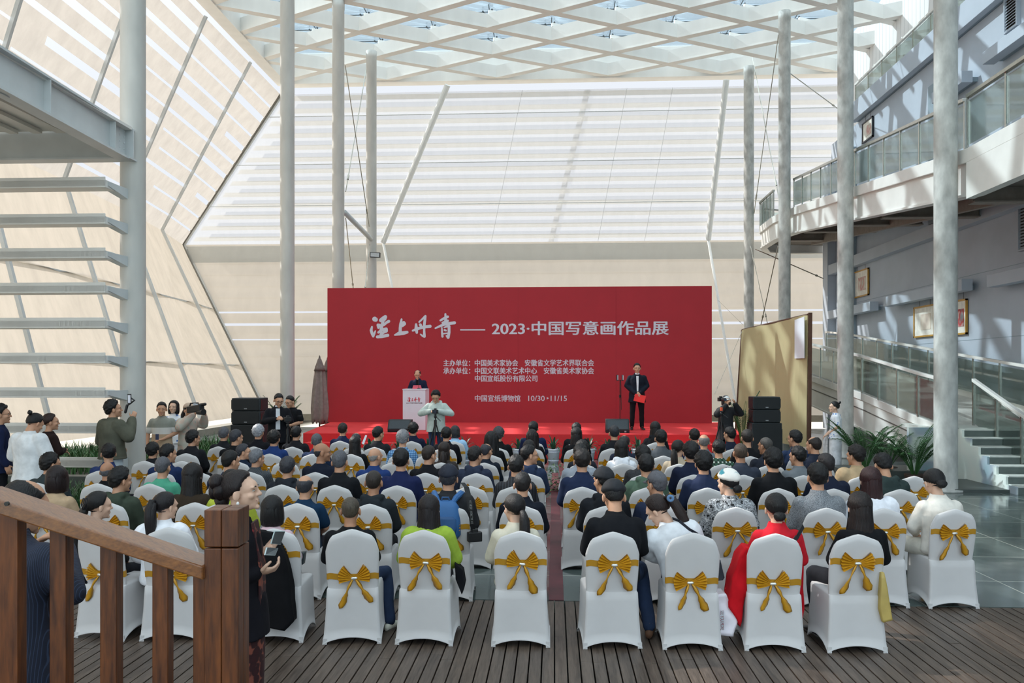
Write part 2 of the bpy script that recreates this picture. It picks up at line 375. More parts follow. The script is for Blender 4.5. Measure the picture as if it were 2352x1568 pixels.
for px in (1200, 1440, 1545):                      # seams sewn in the upper membrane
    b = MB(); xt = GX(px, 35); xk = GX(1273+(px-1273)*1.02-70, 38); n = Vector((0, -.02, 0)); b.bar(bk(xk, 0)+n, bk(xt, 1)+n, .012, .004, (0, 1, 0)); b.build('seam', STEELG, wb)
# sill and gutter at the foot of the membranes
b = MB(); b.bar((-13.3, 36.4, .3), (XR, 36.4, .3), .5, .3); struct(b.build('trim_1', M('stone sill', '8d8a80', .8)))
b = MB(); b.bar((-13.1, -3, .12), (-13.1, 36, .12), .6, .24); struct(b.build('trim_2', M('stone sill', '8d8a80', .8)))

# --- roof: ring beams, diagonal coffer beams, glazing
ZR = 15.1; DX, DYY = 2.4, 1.25
RX0, RX1, RY0, RY1 = -12.0, 12.9, -3.0, 35.2
b = MB(); b.box(((RX0+RX1)/2, (RY0+RY1)/2, ZR+1.25), (RX1-RX0, RY1-RY0, .03)); ceil_ = struct(b.build('ceiling', GLASS_R))
def clip(p, d):
    t0, t1 = -99, 99
    for k, lo, hi in ((0, RX0, RX1), (1, RY0, RY1)):
        a, c = (lo-p[k])/d[k], (hi-p[k])/d[k]; t0 = max(t0, min(a, c)); t1 = min(t1, max(a, c))
    return (t0, t1) if t1-t0 > .4 else None
for s in (1, -1):
    for k in range(-16, 8):
        p = (-.1, 31.2+k*2*DYY); d = (DX, s*DYY); t = clip(p, d)
        if not t: continue
        zz = ZR+.28+.003*s; a = Vector((p[0]+d[0]*t[0], p[1]+d[1]*t[0], zz)); c = Vector((p[0]+d[0]*t[1], p[1]+d[1]*t[1], zz))
        b = MB(); b.bar(a, c, .24, .5)
        if a.y > 14 or c.y > 14: b.bar(a-Vector((0, 0, .265)), c-Vector((0, 0, .265)), .3, .03)
        b.build('roof_beam', BEAMW, ceil_)
for (a, c, n) in (((RX0, RY1, 0), (RX1, RY1, 0), 0), ((RX0, RY0, 0), (RX0, RY1, 0), 0), ((RX1, RY0, 0), (RX1, RY1, 0), 0)):
    b = MB(); up = Vector((0, 0, ZR+.6)); b.bar(Vector(a)+up, Vector(c)+up, .5, 1.3); b.build('ring_beam', BEAMW, ceil_)
# secondary bars laid across each diamond, with the glass clamps on them
for j in range(-3, 4):
    for i in range(-5, 6):
        cx, cy = -.1+i*DX, 31.2+j*2*DYY+(DYY if i % 2 else 0)+DYY
        if not (RX0+1 < cx < RX1-1 and 24 < cy < RY1-.6): continue
        b = MB(); z = ZR+.95
        b.bar((cx-1.15, cy, z), (cx, cy+.6, z), .09, .14); b.bar((cx, cy-.6, z), (cx+1.15, cy, z), .09, .14)
        b.build('purlin', BEAMW, ceil_)
        if cy > 25:
            b = MB(); z = ZR+1.16; b.tube([(cx, cy, z-.35), (cx, cy, z)], .02, 6)
            for q in range(4):
                e = Vector((math.cos(q*1.5708+.4)*.28, math.sin(q*1.5708+.4)*.28, 0)); b.tube([(cx, cy, z-.1), Vector((cx, cy, z))+e], .014, 5); b.ell(Vector((cx, cy, z+.03))+e, (.04, .04, .04), None, 8, 6)
            b.tube([(cx-1.2, cy, z+.06), (cx+1.2, cy, z+.06)], .018, 5); b.tube([(cx, cy-.62, z+.06), (cx, cy+.62, z+.06)], .018, 5)
            b.build('glass_clamp', M('clamp steel', '5c6468', .4, .8), ceil_)
# --- unseen ends that close the hall
b = MB(); b.box((-1, -3.4, 7.6), (25, .03, 15)); wf = struct(b.build('window_1', GLASS_R))
for i in range(7): b = MB(); b.box((-13+i*4, -3.4, 7.6), (.12, .16, 15)); b.build('mullion', WHITE, wf)
for z in (3, 7.5, 12): b = MB(); b.box((-1, -3.4, z), (25, .12, .12)); b.build('transom', WHITE, wf)
b = MB(); b.box((0, -34, -.42), (160, 56, .1)); struct(b.build('ground_front', M('sunlit paving', 'b9b4a6', .7, nscale=2)))

# --- steel columns
COLG = M('mottled column paint', 'bdbdb8', .6, var=.26, nscale=2.6, stretch=(2, 2, 1), bump=.15)
def column(px, D, r, label, ztop=ZR-.03):
    p = P(px, 860, D); b = MB(); b.lathe([(r*1.5, 0), (r*1.5, .04), (r*1.02, .05), (r, .2), (r, ztop-.3), (r*1.05, ztop-.28), (r*1.05, ztop)], (p.x, p.y, 0), 28)
    o = b.build('steel_column', COLG if px > 1700 else COLM, smooth=False); o.data.polygons.foreach_set('use_smooth', [len(q.vertices) == 4 for q in o.data.polygons])
    return tag(o, label, 'column', 'round columns of the hall', 'thing')
C1 = column(305.5, 14.1, .208, 'thick round white column at the end of the horizontal steel slabs')
C2 = column(660, 23.5, .205, 'round white column behind the man in black suit holding a camera')
C3 = column(777, 27.7, .205, 'round white column rising behind the red backdrop, second from its floodlight strut')
C4 = column(853, 32.0, .205, 'slim white column behind red backdrop carrying a black floodlight')
C5 = column(1720, 33.6, .205, 'slim grey column behind the bamboo screen at the balcony bend')
C6 = column(1802, 28.5, .205, 'grey column behind the bamboo screen, between balcony bend and sunlit column')
C7 = column(1942, 21.8, .205, 'grey column rising past three levels behind the hostess in white')
C8 = column(2172, 15.5, .208, 'thick mottled grey column beside the stone stairs and palms')

# --- bracing rods, floodlight strut
def rods(name, label, pairs, r=.018):
    b = MB()
    for a, c in pairs: b.tube([a, c], r, 6); m = Vector(a).lerp(Vector(c), .88); b.tube([m, Vector(m).lerp(Vector(c), .25)], r*2, 6)
    tag(b.build(name, STAIN), label, 'tie rod')
rods('cross_brace', 'crossed steel tie rods between the two columns left of the floodlight', [(P(793, 150, 28), P(848, 520, 31.6)), (P(841, 160, 31.6), P(794, 440, 28))])
rods('cross_brace', 'lower tie rods running down behind the red backdrop below the strut', [(P(794, 500, 28), P(812, 670, 29)), (P(849, 560, 31.6), P(838, 670, 30.5))])
rods('cross_brace', 'crossed steel tie rods between two columns above the curved balcony', [(P(1728, 130, 33.4), P(1790, 460, 28.8)), (P(1788, 80, 28.8), P(1732, 490, 33.4))])
rods('cross_brace', 'crossed tie rods under the curved balcony behind bamboo screen', [(P(1724, 565, 33.3), P(1763, 745, 30)), (P(1787, 565, 28.8), P(1748, 745, 30))])
rods('tie_rod', 'single diagonal rod from balcony underside towards the grey wall', [(P(1735, 572, 33), P(1892, 640, 32.4))], .022)
rods('tie_rod', 'single diagonal rod under the roof right of the columns', [(P(1810, 165, 28.5), P(1925, 250, 31))])
b = MB(); b.tube([P(791, 487, 27.9), P(852, 549, 31.7)], .09, 10); tag(b.build('strut', STEELG, smooth=True), 'grey round strut joining two columns above the red backdrop', 'strut')
fl = thing('floodlight', P(861, 586, 31.4), 'black floodlight fixed low on the slim column behind backdrop', 'lamp')
b = MB(); c = P(862, 585, 31.5); b.bar(c+Vector((-.2, 0, 0)), c+Vector((.2, 0, -.02)), .12, .2); b.build('housing', RUBBER, fl, bevel=.01)
b = MB(); b.bar(c+Vector((-.17, -.07, 0)), c+Vector((.17, -.07, -.02)), .01, .15); b.build('lens', M('floodlight lens', 'b9c0c4', .2), fl)
b = MB(); b.tube([P(853, 586, 31.7), c], .02, 6); b.build('bracket', RUBBER, fl)

# --- left: steel landing and the horizontal slabs fixed to the thick column
ld = thing('steel_landing', (-9, 10, 6.0), 'pale steel landing frame high beside the thick white column', 'landing')
Ba, Bb = Vector((-6.95, 3.5, 6.19)), Vector((-7.36, 13.62, 6.19))
b = MB(); b.bar(Ba, Bb, .03, .5); b.bar(Ba+Vector((0, 0, .26)), Bb+Vector((0, 0, .26)), .24, .035); b.bar(Ba-Vector((0, 0, .26)), Bb-Vector((0, 0, .26)), .24, .035)
for t in (.55, .75, .93): p = Ba.lerp(Bb, t); b.box(p+Vector((.06, 0, 0)), (.11, .015, .5))
b.build('edge_beam', STEELG, ld)
b = MB(); b.box(Bb+Vector((.022, -.31, 0)), (.012, .22, .48))
for i in range(5):
    for j in range(2): b.ell(Bb+Vector((.03, -.38+.14*j, -.2+.1*i)), (.012, .018, .018), None, 8, 6)
b.build('bolt_plate', STEELG, ld)
b = MB(); b.bar((-13.2, 13.45, 6.19), (-7.2, 13.45, 6.19), .03, .5); b.bar((-13.2, 13.45, 5.93), (-7.2, 13.45, 5.93), .24, .03); b.build('cross_beam', STEELG, ld)
b = MB(); b.bar((-13.2, 10.2, 6.1), (-7.2, 10.2, 6.1), .2, .4); b.build('cross_beam', STEELG, ld)
b = MB(); b.box((-10.15, 8.4, 6.44), (5.9, 10.0, .05)); b.build('deck_plate', WHITE, ld)
b = MB(); 
for i in range(14): b.bar((-13+i*.42, 10.4, 6.38), (-13+i*.42, 13.3, 6.38), .16, .06)
b.build('corrugation', WHITE, ld)
SL = [(425, 'topmost'), (508, 'second from the top'), (586, 'third from the top'), (665, 'fourth from the top'), (745, 'fifth from the top'), (825, 'sixth from the top'), (904, 'just above the man holding a gimbal'), (985, 'behind the standing man in white shirt'), (1063, 'lowest, close above the planting')]
for y, w in SL:
    z = HC-(y-860)/F*13.4; r = thing('horizontal_slab', (-10, 13, z), f'pale horizontal steel slab fixed to the thick column, {w}', 'steel beam', 0, 'horizontal slabs by the thick column')
    b = MB(); b.box((-10.2, 13.05, z), (5.62, .30, .13)); b.box((-10.2, 12.91, z+.03), (5.62, .02, .16)); b.build('slab', WHITE, r, bevel=.008)
    b = MB(); b.hexa([(-7.55, 12.98, z-.02), (-7.38, 12.98, z-.02), (-7.34, 13.55, z-.13), (-7.46, 13.55, z-.13), (-7.55, 12.98, z+.05), (-7.38, 12.98, z+.05), (-7.34, 13.55, z+.05), (-7.46, 13.55, z+.05)]); b.build('bracket', STEELG, r)

# --- right: grey building with galleries
XW = 11.6
b = MB(); b.box((XW+.2, 15.4, 5.93), (.4, 38, 11.86)); wr = None; struct(b.build('wall_right', BLUEG))
WCOR = stripes('white ribbed cladding', 'e6e4e2', 'c4c4c4', 1.0, .02, 'Y', .6)
b = MB(); b.box((XW+1.0, 15.4, 14.2), (.3, 38, 4.6)); struct(b.build('wall_right_upper', WCOR))
b = MB(); b.box((XW+1.2, 34.55, 5.6), (2.2, .3, 11.8)); struct(b.build('wall_right_end', BLUEG))
def wbox(name, y0, y1, z0, z1, out, mat, par=None):
    b = MB(); b.box((XW-out/2, (y0+y1)/2, (z0+z1)/2), (out, y1-y0, z1-z0)); return struct(b.build(name, mat, par, bevel=.01))
wbox('wall_pilaster', 31.6, 32.3, 0, 11, .27, BLUED, wr); wbox('wall_pilaster', 24.6, 25.2, 6.8, 11, .22, BLUED, wr); wbox('wall_pilaster', 17.3, 17.8, 6.8, 11, .22, BLUED, wr); wbox('wall_pilaster', 33.9, 34.5, 0, 11, .33, BLUEG, wr)
wbox('wall_trim', 14, 34.4, 6.35, 6.75, .3, BLUEG, wr)
for z in (3.2, 5.0): wbox('wall_seam_line', 8, 34, z, z+.015, .006, BLUED, wr)
def wallpx(px, py): 
    D = (XW)/((px-1176)/F*CT-ST); return P(px, py, D)
def lightbox(x0, y0, x1, y1, label):
    a, c = wallpx(x0, y0), wallpx(x1, y1); h = .32; r = thing('wall_light_trough', (XW, (a.y+c.y)/2, a.z), label, 'wall lamp', 0, 'light troughs on the grey wall')
    z = (a.z+c.z)/2; b = MB(); b.box((XW-.33, (a.y+c.y)/2, z), (.3, abs(a.y-c.y), h)); b.build('trough', BLUEG, r, bevel=.01)
    b = MB(); b.box((XW-.1, (a.y+c.y)/2, z-.05), (.2, abs(a.y-c.y)*.9, .12)); b.build('mounting', BLUED, r)
lightbox(2062, 692, 2250, 655, 'long grey light trough on the wall above the two framed pictures')
lightbox(1925, 728, 2030, 698, 'grey light trough on the wall below the single framed picture')
lightbox(2310, 650, 2420, 618, 'grey light trough at the same height as the vent grille')
lightbox(2178, 225, 2250, 175, 'grey light trough on the upper wall above the glass railing')
lightbox(2300, 128, 2400, 70, 'grey light trough on the upper wall under the louvred vent')
def picture(px0, px1, pxr, pt, pb, label, art, framec='b88a35'):
    y0, y1 = sorted((wallpx(px0, 0).y, wallpx(px1, 0).y)); z1, z0 = wallpx(pxr, pt).z, wallpx(pxr, pb).z
    r = thing('framed_picture', (XW-.02, (y0+y1)/2, z0), label, 'picture'); X = XW-.05
    b = MB()
    for q in ((y0, y0+.05, z0, z1), (y1-.05, y1, z0, z1), (y0, y1, z0, z0+.05), (y0, y1, z1-.05, z1)): b.box((X, (q[0]+q[1])/2, (q[2]+q[3])/2), (.05, q[1]-q[0], q[3]-q[2]))
    b.build('frame', M('frame '+framec, framec, .4), r)
    b = MB(); b.box((X+.01, (y0+y1)/2, (z0+z1)/2), (.02, y1-y0-.06, z1-z0-.06)); b.build('mount_board', M('mount board', 'e5e1d6', .7), r)
    dy, dz = y1-y0, z1-z0; b = MB(); b.box((X-.004, y0+dy*.42, z0+dz*.48), (.012, dy*.48, dz*.5)); b.build('artwork', art, r)
    b = MB()
    for t in (.25, .75): b.tube([(X+.02, y0+dy*t, z1), (X+.02, y0+dy*t, z1+.35)], .006, 5)
    b.build('hanging_wire', DARKST, r)
ART1 = blotch('ink wash art', [(.2, '8a8a84'), (.45, 'c9c2b4'), (.6, 'c58f88'), (.8, 'd9d4c8')], 3)
ART2 = blotch('pale portrait art', [(.25, '8d8378'), (.5, 'cdbcae'), (.75, 'e2d6c6')], 3)
ART3 = blotch('red and ink art', [(.25, '3a3a40'), (.45, '8b8b8c'), (.6, 'b63a3a'), (.8, 'c9c6bf')], 3)
picture(1963, 1998, 1963, 626, 686, 'single gold framed picture on grey wall above the lower light trough', ART1)
picture(2103, 2151, 2103, 706, 776, 'gold framed pale picture half behind the mottled grey column', ART2)
picture(2188, 2225, 2225, 685, 767, 'gold framed picture with red patch right of the mottled column', ART3)
picture(1984, 2008, 1985, 284, 330, 'small dark framed picture on the upper gallery wall', ART1, '22242a')
def grille(px0, py0, px1, py1, label):
    a, c = wallpx(px0, py0), wallpx(px1, py1); y0, y1 = sorted((a.y, c.y)); z1, z0 = max(a.z, c.z), min(a.z, c.z); r = thing('vent_grille', (XW, (y0+y1)/2, z0), label, 'vent')
    b = MB(); b.box((XW-.02, (y0+y1)/2, (z0+z1)/2), (.04, y1-y0, z1-z0)); b.build('backing', DARKST, r)
    b = MB(); n = max(6, int((z1-z0)/.075))
    for i in range(n): z = z0+(z1-z0)*(i+.5)/n; b.hexa([(XW-.09, y0, z-.03), (XW-.085, y0, z-.02), (XW-.085, y1, z-.02), (XW-.09, y1, z-.03), (XW-.045, y0, z+.02), (XW-.04, y0, z+.03), (XW-.04, y1, z+.03), (XW-.045, y1, z+.02)])
    b.build('louvres', BLUEG, r)
    b = MB()
    for q in ((y0-.04, y0, z0, z1), (y1, y1+.04, z0, z1), (y0-.04, y1+.04, z0-.04, z0), (y0-.04, y1+.04, z1, z1+.04)): b.box((XW-.05, (q[0]+q[1])/2, (q[2]+q[3])/2), (.1, q[1]-q[0], q[3]-q[2]))
    b.build('frame', BLUEG, r)
grille(2316, 0, 2342, 55, 'louvred vent grille high on the upper grey wall')
grille(2348, 475, 2400, 560, 'louvred vent grille on the lower grey wall under the landing')

def railing(name, label, pts, h=.98, step=1.0, lift=0., post=.035, panels=True, parent_loc=None):
    pts = [Vector(p)+Vector((0, 0, lift)) for p in pts]; r = thing(name, pts[0], label, 'railing')
    b = MB(); sweep(b, [p+Vector((0, 0, h)) for p in pts], -.045, .045, -.035, .035); b.build('handrail', WHITE if 'white' in label else STAIN, r, bevel=.006)
    L = [0.]
    for a, c in zip(pts, pts[1:]): L.append(L[-1]+(c-a).length)
    def at(s):
        for i in range(len(pts)-1):
            if s <= L[i+1] or i == len(pts)-2: return pts[i].lerp(pts[i+1], (s-L[i])/(L[i+1]-L[i]))
    n = max(1, round(L[-1]/step)); Q = [at(L[-1]*i/n) for i in range(n+1)]
    for q in Q: b = MB(); b.bar(q, q+Vector((0, 0, h-.02)), post, post, (1, 0, 0)); b.build('post', STAIN, r)
    if panels:
        for a, c in zip(Q, Q[1:]):
            d = (c-a).normalized(); a2, c2 = a+d*.03, c-d*.03; n_ = Vector((d.y, -d.x, 0)).normalized()*.006
            b = MB(); z0, z1 = Vector((0, 0, .06)), Vector((0, 0, h-.1)); b.hexa([a2-n_+z0, a2+n_+z0, c2+n_+z0, c2-n_+z0, a2-n_+z1, a2+n_+z1, c2+n_+z1, c2-n_+z1]); b.build('glass_panel', GLASS_B, r)
    return r
# middle ramp and landing, its white fascia following the columns
EDGE = [(7.78, 4, 6.5), (7.78, 10, 6.5), (7.78, 15.6, 6.5), (8.16, 22.1, 7.32), (8.42, 28.8, 8.12), (8.36, 31.2, 8.28), (8.45, 33.6, 8.32), (8.95, 34.9, 8.32), (9.9, 35.3, 8.32), (11.5, 35.35, 8.32)]
mid = thing('gallery_ramp', (8, 20, 7), 'middle gallery slab with white fascia running past the grey columns', 'gallery')
E = [Vector(p) for p in EDGE]
b = MB(); sweep(b, E, -.03, .3, -.27, 0); b.build('fascia_cap', WHITE, mid, bevel=.01)
b = MB(); sweep(b, E[2:], .05, .12, -.85, -.27); b.build('fascia_web', WHITE, mid)
b = MB(); sweep(b, E[:3], -.03, .12, -.95, -.27); b.build('landing_fascia', WHITE, mid)
b = MB(); sweep(b, E, .0, .28, -.9, -.85); b.build('lower_flange', WHITE, mid)
b = MB(); top = [(p, Vector((XW-.32, max(p.y, 4) if p.x < 9 else p.y, p.z))) for p in E[:7]]
for (a, a2), (c, c2) in zip(top, top[1:]):
    u = Vector((.3, 0, -.3)); d = Vector((0, 0, -.25)); b.hexa([a+u+d, c+u+d, c2-Vector((0, 0, .55)), a2-Vector((0, 0, .55)), a+u, c+u, c2-Vector((0, 0, .3)), a2-Vector((0, 0, .3))])
b.hexa([(8.8, 33.5, 7.77), (11.5, 33.5, 7.77), (11.5, 35.2, 7.77), (9.2, 34.8, 7.77), (8.8, 33.5, 8.02), (11.5, 33.5, 8.02), (11.5, 35.2, 8.02), (9.2, 34.8, 8.02)])
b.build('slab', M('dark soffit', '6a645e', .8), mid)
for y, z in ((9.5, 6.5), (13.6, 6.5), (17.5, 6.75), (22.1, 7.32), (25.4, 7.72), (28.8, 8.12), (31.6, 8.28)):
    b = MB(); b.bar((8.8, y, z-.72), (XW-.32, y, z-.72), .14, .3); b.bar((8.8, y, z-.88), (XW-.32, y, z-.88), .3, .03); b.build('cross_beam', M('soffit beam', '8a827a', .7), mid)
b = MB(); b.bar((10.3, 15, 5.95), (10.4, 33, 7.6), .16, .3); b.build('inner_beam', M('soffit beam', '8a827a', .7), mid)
railing('glass_railing', 'steel and glass railing along the near end of the middle gallery', EDGE[:3], .98, 1.25, 0)
railing('glass_railing', 'steel and glass railing on the sloping middle gallery behind the columns', EDGE[3:5]if 0 else [(7.9, 15.95, 6.55)]+EDGE[3:5], .98, 1.05, 0)
railing('glass_railing', 'curved steel and glass railing at the far bend of the balcony', EDGE[5:9], .98, .62, 0)
railing('glass_railing', 'inner glass railing against the wall on the middle gallery', [(11.2, 12, 6.2), (11.2, 22, 7.0), (11.2, 33, 8.1)], .9, 1.3)
# upper gallery
XG = 11.3
TRODS = 0
up = thing('upper_gallery', (XG, 20, 11), 'upper gallery with blue grey fascia along the right wall', 'gallery')
b = MB(); b.box((XG+.1, 14.4, 12.2), (.2, 34, .7)); b.build('fascia', BLUEG, up, bevel=.01)
b = MB(); b.box((XG+.65, 14.4, 12.02), (.9, 34, .3)); b.build('slab', BLUED, up)
railing('glass_railing', 'white topped glass railing on the upper gallery under the roof', [(XG+.12, 8, 12.55), (XG+.12, 20, 12.55), (XG+.12, 31.2, 12.55)], .68, 1.25)
# lower ramp
low = thing('lower_ramp', (9.8, 24, 0), 'white concrete ramp climbing past the grey columns behind the palms', 'ramp')
RA = [Vector(p) for p in ((8.3, 17.75, 1.12), (8.3, 18.6, 1.22), (8.3, 22.3, 1.73), (8.3, 31, 2.7), (8.3, 33.5, 2.9))]
b = MB(); sweep(b, RA, 0, .28, -.18, .02); b.build('curb', WHITE, low, bevel=.01)
b = MB(); sweep(b, RA, .06, .2, -.95, -.18); b.build('side_beam', WHITE, low)
b = MB(); sweep(b, RA, .04, .22, -1.0, -.95); b.build('lower_flange', WHITE, low)
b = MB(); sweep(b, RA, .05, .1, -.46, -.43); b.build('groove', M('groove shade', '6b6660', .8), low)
b = MB(); sweep(b, RA, .2, 2.95, -.3, -.12); b.build('slab', M('ramp floor', 'c9c6be', .6), low)
b = MB(); sweep(b, RA, 2.9, 3.2, -.3, .1); b.build('inner_curb', WHITE, low)
railing('glass_railing', 'white railed glass balustrade on the outer edge of the lower ramp', RA, 1.0, 1.15, .02)
railing('glass_railing', 'white railed glass balustrade along the wall side of lower ramp', [(11.05, 14.2, 1.1), (11.05, 18, 1.25), (11.05, 22.3, 1.73), (11.05, 31, 2.75), (11.05, 33.4, 2.95)], 1.0, 1.25, .02)
# stairs to the ramp landing
st = thing('stone_stairs', (10, 16.5, 0), 'grey stone stairs beside the mottled column climbing to the ramp', 'stairs')
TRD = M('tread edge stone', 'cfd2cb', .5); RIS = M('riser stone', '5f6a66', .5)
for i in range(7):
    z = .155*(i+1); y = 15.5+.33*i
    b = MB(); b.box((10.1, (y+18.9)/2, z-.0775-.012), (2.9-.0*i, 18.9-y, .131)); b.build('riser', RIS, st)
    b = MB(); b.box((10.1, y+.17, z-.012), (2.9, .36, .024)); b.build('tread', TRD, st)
SIDE = blotch('worn painted plaster', [(.35, '8fb0b8'), (.5, 'aab4be'), (.58, 'e4ece4'), (.8, 'eef0e8')], 1.3)
b = MB()
for i in range(7): y = 15.5+.33*i; b.box((8.63, (y+18.9)/2+.01, .155*i+.0775-.012), (.05, 18.9-y, .155))
b.build('side_wall', SIDE, st)
b = MB(); b.prism([(7.62, 17.75, 0), (8.66, 17.75, 0), (8.66, 17.75, 1.1), (7.62, 17.75, 1.1)], (0, .1, 0)); b.build('landing_face', SIDE, st)
b = MB(); b.box((9.85, 18.6, 1.06), (3.35, 1.7, .08)); b.build('landing', TRD, st)
railing('stair_railing', 'white railed glass balustrade descending the stone stairs', [(9.25, 18.3, 1.12), (9.25, 15.55, .12)], 1.0, .95, 0, .045)
b = MB(); b.box((8.1, 16.5, .03), (1.0, 1.6, .06)); b.box((7.2, 18.2, .09), (1.9, 1.2, .18)); struct(b.build('trim_3', M('dark stone curb', '4b524f', .4)))
# ------------------------------------------------------------------ banquet chairs
ROWY = [0, 6.62, 7.92, 9.25, 10.45, 11.7, 12.85, 14.1, 15.4]
COVER = M('white stretch fabric', 'c6c3c2', .75, var=.03, nscale=4, sheen=.15)
GOLD = M('gold satin', 'c08a1c', .38, var=.16, nscale=10, bump=.1)
GOLDB = M('gold satin band', 'b5831f', .45, var=.06, nscale=10)
PEARL = M('silver buckle', 'd8d8d2', .2, .6)
def backy(z): return -.20-(max(z, .45)-.45)*.16 if z >= .45 else -.20-(.45-z)*.14
def crown(u):                                                # top edge of the back across its width
    a = abs(u); return .952-.075*(math.sqrt(a*a+.012)-.1095)/.9-.115*max(0, (a-.70)/.30)**2.4
def chair_cover():
    b = MB(); U = 22; T = 12; rs = []
    us = [math.sin((i/U-.5)*math.pi) for i in range(U+1)]
    for j in range(T+3):
        t = min(1, j/T); infl = 1 if j <= T else (1-.35*(j-T)); r1, r2 = [], []
        for u in us:
            zt = crown(u); z = .40+(zt-.40)*t; w = .213+.008*math.sin((z-.44)*6)-.006*(1-t)
            th = .026*(1-abs(u)**5)**.5*(1 if t < 1 else max(.0, infl-.3)) + .003
            zz = z+(.004*(j-T) if j > T else 0)
            r1.append((u*w, backy(z)-th, zz)); r2.append((u*w, backy(z)+th, zz))
        rs.append(r1+r2[::-1])
    b.rings(rs)
    # skirt: seat top, four sides stretched to the feet with arched hems
    n = 16; rings = []
    def ring(z, w, yb, yf, arch=0, out=0):
        r = []
        for side in range(4):
            for i in range(n):
                s = i/n; e = 4*s*(1-s); k = arch*e**.8
                if side == 0: p = (-w+2*w*s, yb-out+(.012*e if z < .2 else 0), z+k)
                elif side == 1: p = (w, yb+(yf-yb)*s, z+k*1.5)
                elif side == 2: p = (w-2*w*s, yf+out-.012*e, z+k)
                else: p = (-w, yf+(yb-yf)*s, z+k*1.5)
                r.append(p)
        return r
    for z, w, yb, yf, ar, o in ((.0, .243, -.275, .185, .055, 0), (.012, .243, -.275, .185, .055, .0), (.014, .239, -.271, .181, .054, 0), (.10, .231, -.262, .186, .035, 0), (.25, .220, -.250, .195, .012, 0), (.38, .2155, -.2425, .2, 0, 0), (.45, .2125, -.2375, .2, 0, 0), (.468, .205, -.19, .188, 0, 0), (.474, .17, -.15, .2, 0, 0), (.476, .05, -.03, .06, 0, 0)):
        rings.append(ring(z, w, yb, yf, ar, o))
    b.rings(rings, cap=False); return b.mesh('cover', COVER, True)
def sash_band(z0):
    b = MB(); rs = []
    for dz in (-.026, .026):
        r = []
        for i in range(40):
            a = 6.28318*i/40; c, s = math.cos(a), math.sin(a); z = z0+dz
            r.append(((abs(c)**.35)*(1 if c > 0 else -1)*.217, backy(z)+(abs(s)**.7)*(1 if s > 0 else -1)*.033, z+.004*math.sin(a*5)))
        rs.append(r)
    b.rings(rs, cap=False); return b.mesh('sash_band', GOLDB, True)
def bow_loop(s, tilt):
    b = MB(); n = 13; v = []
    for i in range(n):                                       # pleated fan
        f = i/(n-1)-.5; zz = .012*(1 if i % 2 else -1)
        ang = f*1.0+tilt; L = .105-.02*abs(f)
        v.append([(s*.008, -.01, f*.022), (s*(.008+L*.5*math.cos(ang)), -.022+zz*.6, f*.03+L*.5*math.sin(ang)), (s*(.008+L*math.cos(ang)), -.018+zz, f*.045+L*math.sin(ang))])
    b.rings(v, cap=False, closed=False); back = [[(x, y+.012, z) for x, y, z in r] for r in v]; b.rings(back[::-1], cap=False, closed=False)
    return b.mesh('bow_loop', GOLD, False)
def bow_tail(s, seed):
    b = MB(); r = random.Random(seed); rs = []; n = 12; L = r.uniform(.17, .21); sp = r.uniform(.055, .10); w1 = r.uniform(.017, .03)
    for i in range(n+1):
        t = i/n; c = Vector((s*(.012+sp*t**.9), -.012-.012*math.sin(t*5), -.01-L*t)); w = .008+.006*math.sin(t*8)**2*(t < .6)+(w1*max(0, (t-.45)/.4)**1.0 if t < .85 else w1*(1-(t-.85)/.25))
        ang = .9*math.sin(t*4+seed); d = Vector((math.cos(ang*.6), math.sin(ang)*.5, .25)); rs.append([c-d*w, c+Vector((0, -.008, 0)), c+d*w, c+Vector((0, .003, 0))])
    b.rings(rs); return b.mesh('bow_tail', GOLD, True)
ME_COVER = chair_cover(); ME_BAND = {z: sash_band(z) for z in (.74, .70, .56)}
ME_LOOP = [[bow_loop(s, tl) for s in (-1, 1)] for tl in (.30, .42, .16)]
ME_TAIL = [[bow_tail(s, q*2+(s > 0)) for s in (-1, 1)] for q in range(4)]
b = MB(); b.tube([(-.012, -.016, 0), (.012, -.016, 0)], .010, 10, True); ME_BUCK = b.mesh('bow_buckle', PEARL, True)
b = MB(); b.box((0, 0, .026), (.034, .006, .05)); ME_FOOT = b.mesh('foot_pocket', COVER)
CH = []
def chair(X, Yb, label, zs=.74, rz=0, row=9):
    q = random.Random(int(X*1000)+int(Yb*77)); r = thing('banquet_chair', (X, Yb+.26, 0), label, 'chair', rz, 'white banquet chairs with gold bows')
    put('cover', ME_COVER, r); put('sash_band', ME_BAND[zs], r)
    M4 = Matrix.Scale(1.0, 4)@Matrix.Translation((q.uniform(-.02, .02), backy(zs)-.033, zs-.012))@Matrix.Rotation(q.uniform(-.09, .09), 4, 'Y')@Matrix.Diagonal((1.22, 1.0, 1.15, 1))
    lp = q.choice(ME_LOOP); tl = q.choice(ME_TAIL)
    for k in (0, 1): put('bow_loop', lp[k], r, None, M4); put('bow_tail', tl[k], r, None, M4)
    put('bow_buckle', ME_BUCK, r, None, M4)
    if row <= 2:
        for s in (-1, 1): put('foot_pocket', ME_FOOT, r, None, Matrix.Translation((s*.224, -.268, .0)))
    CH.append((X, Yb)); return r
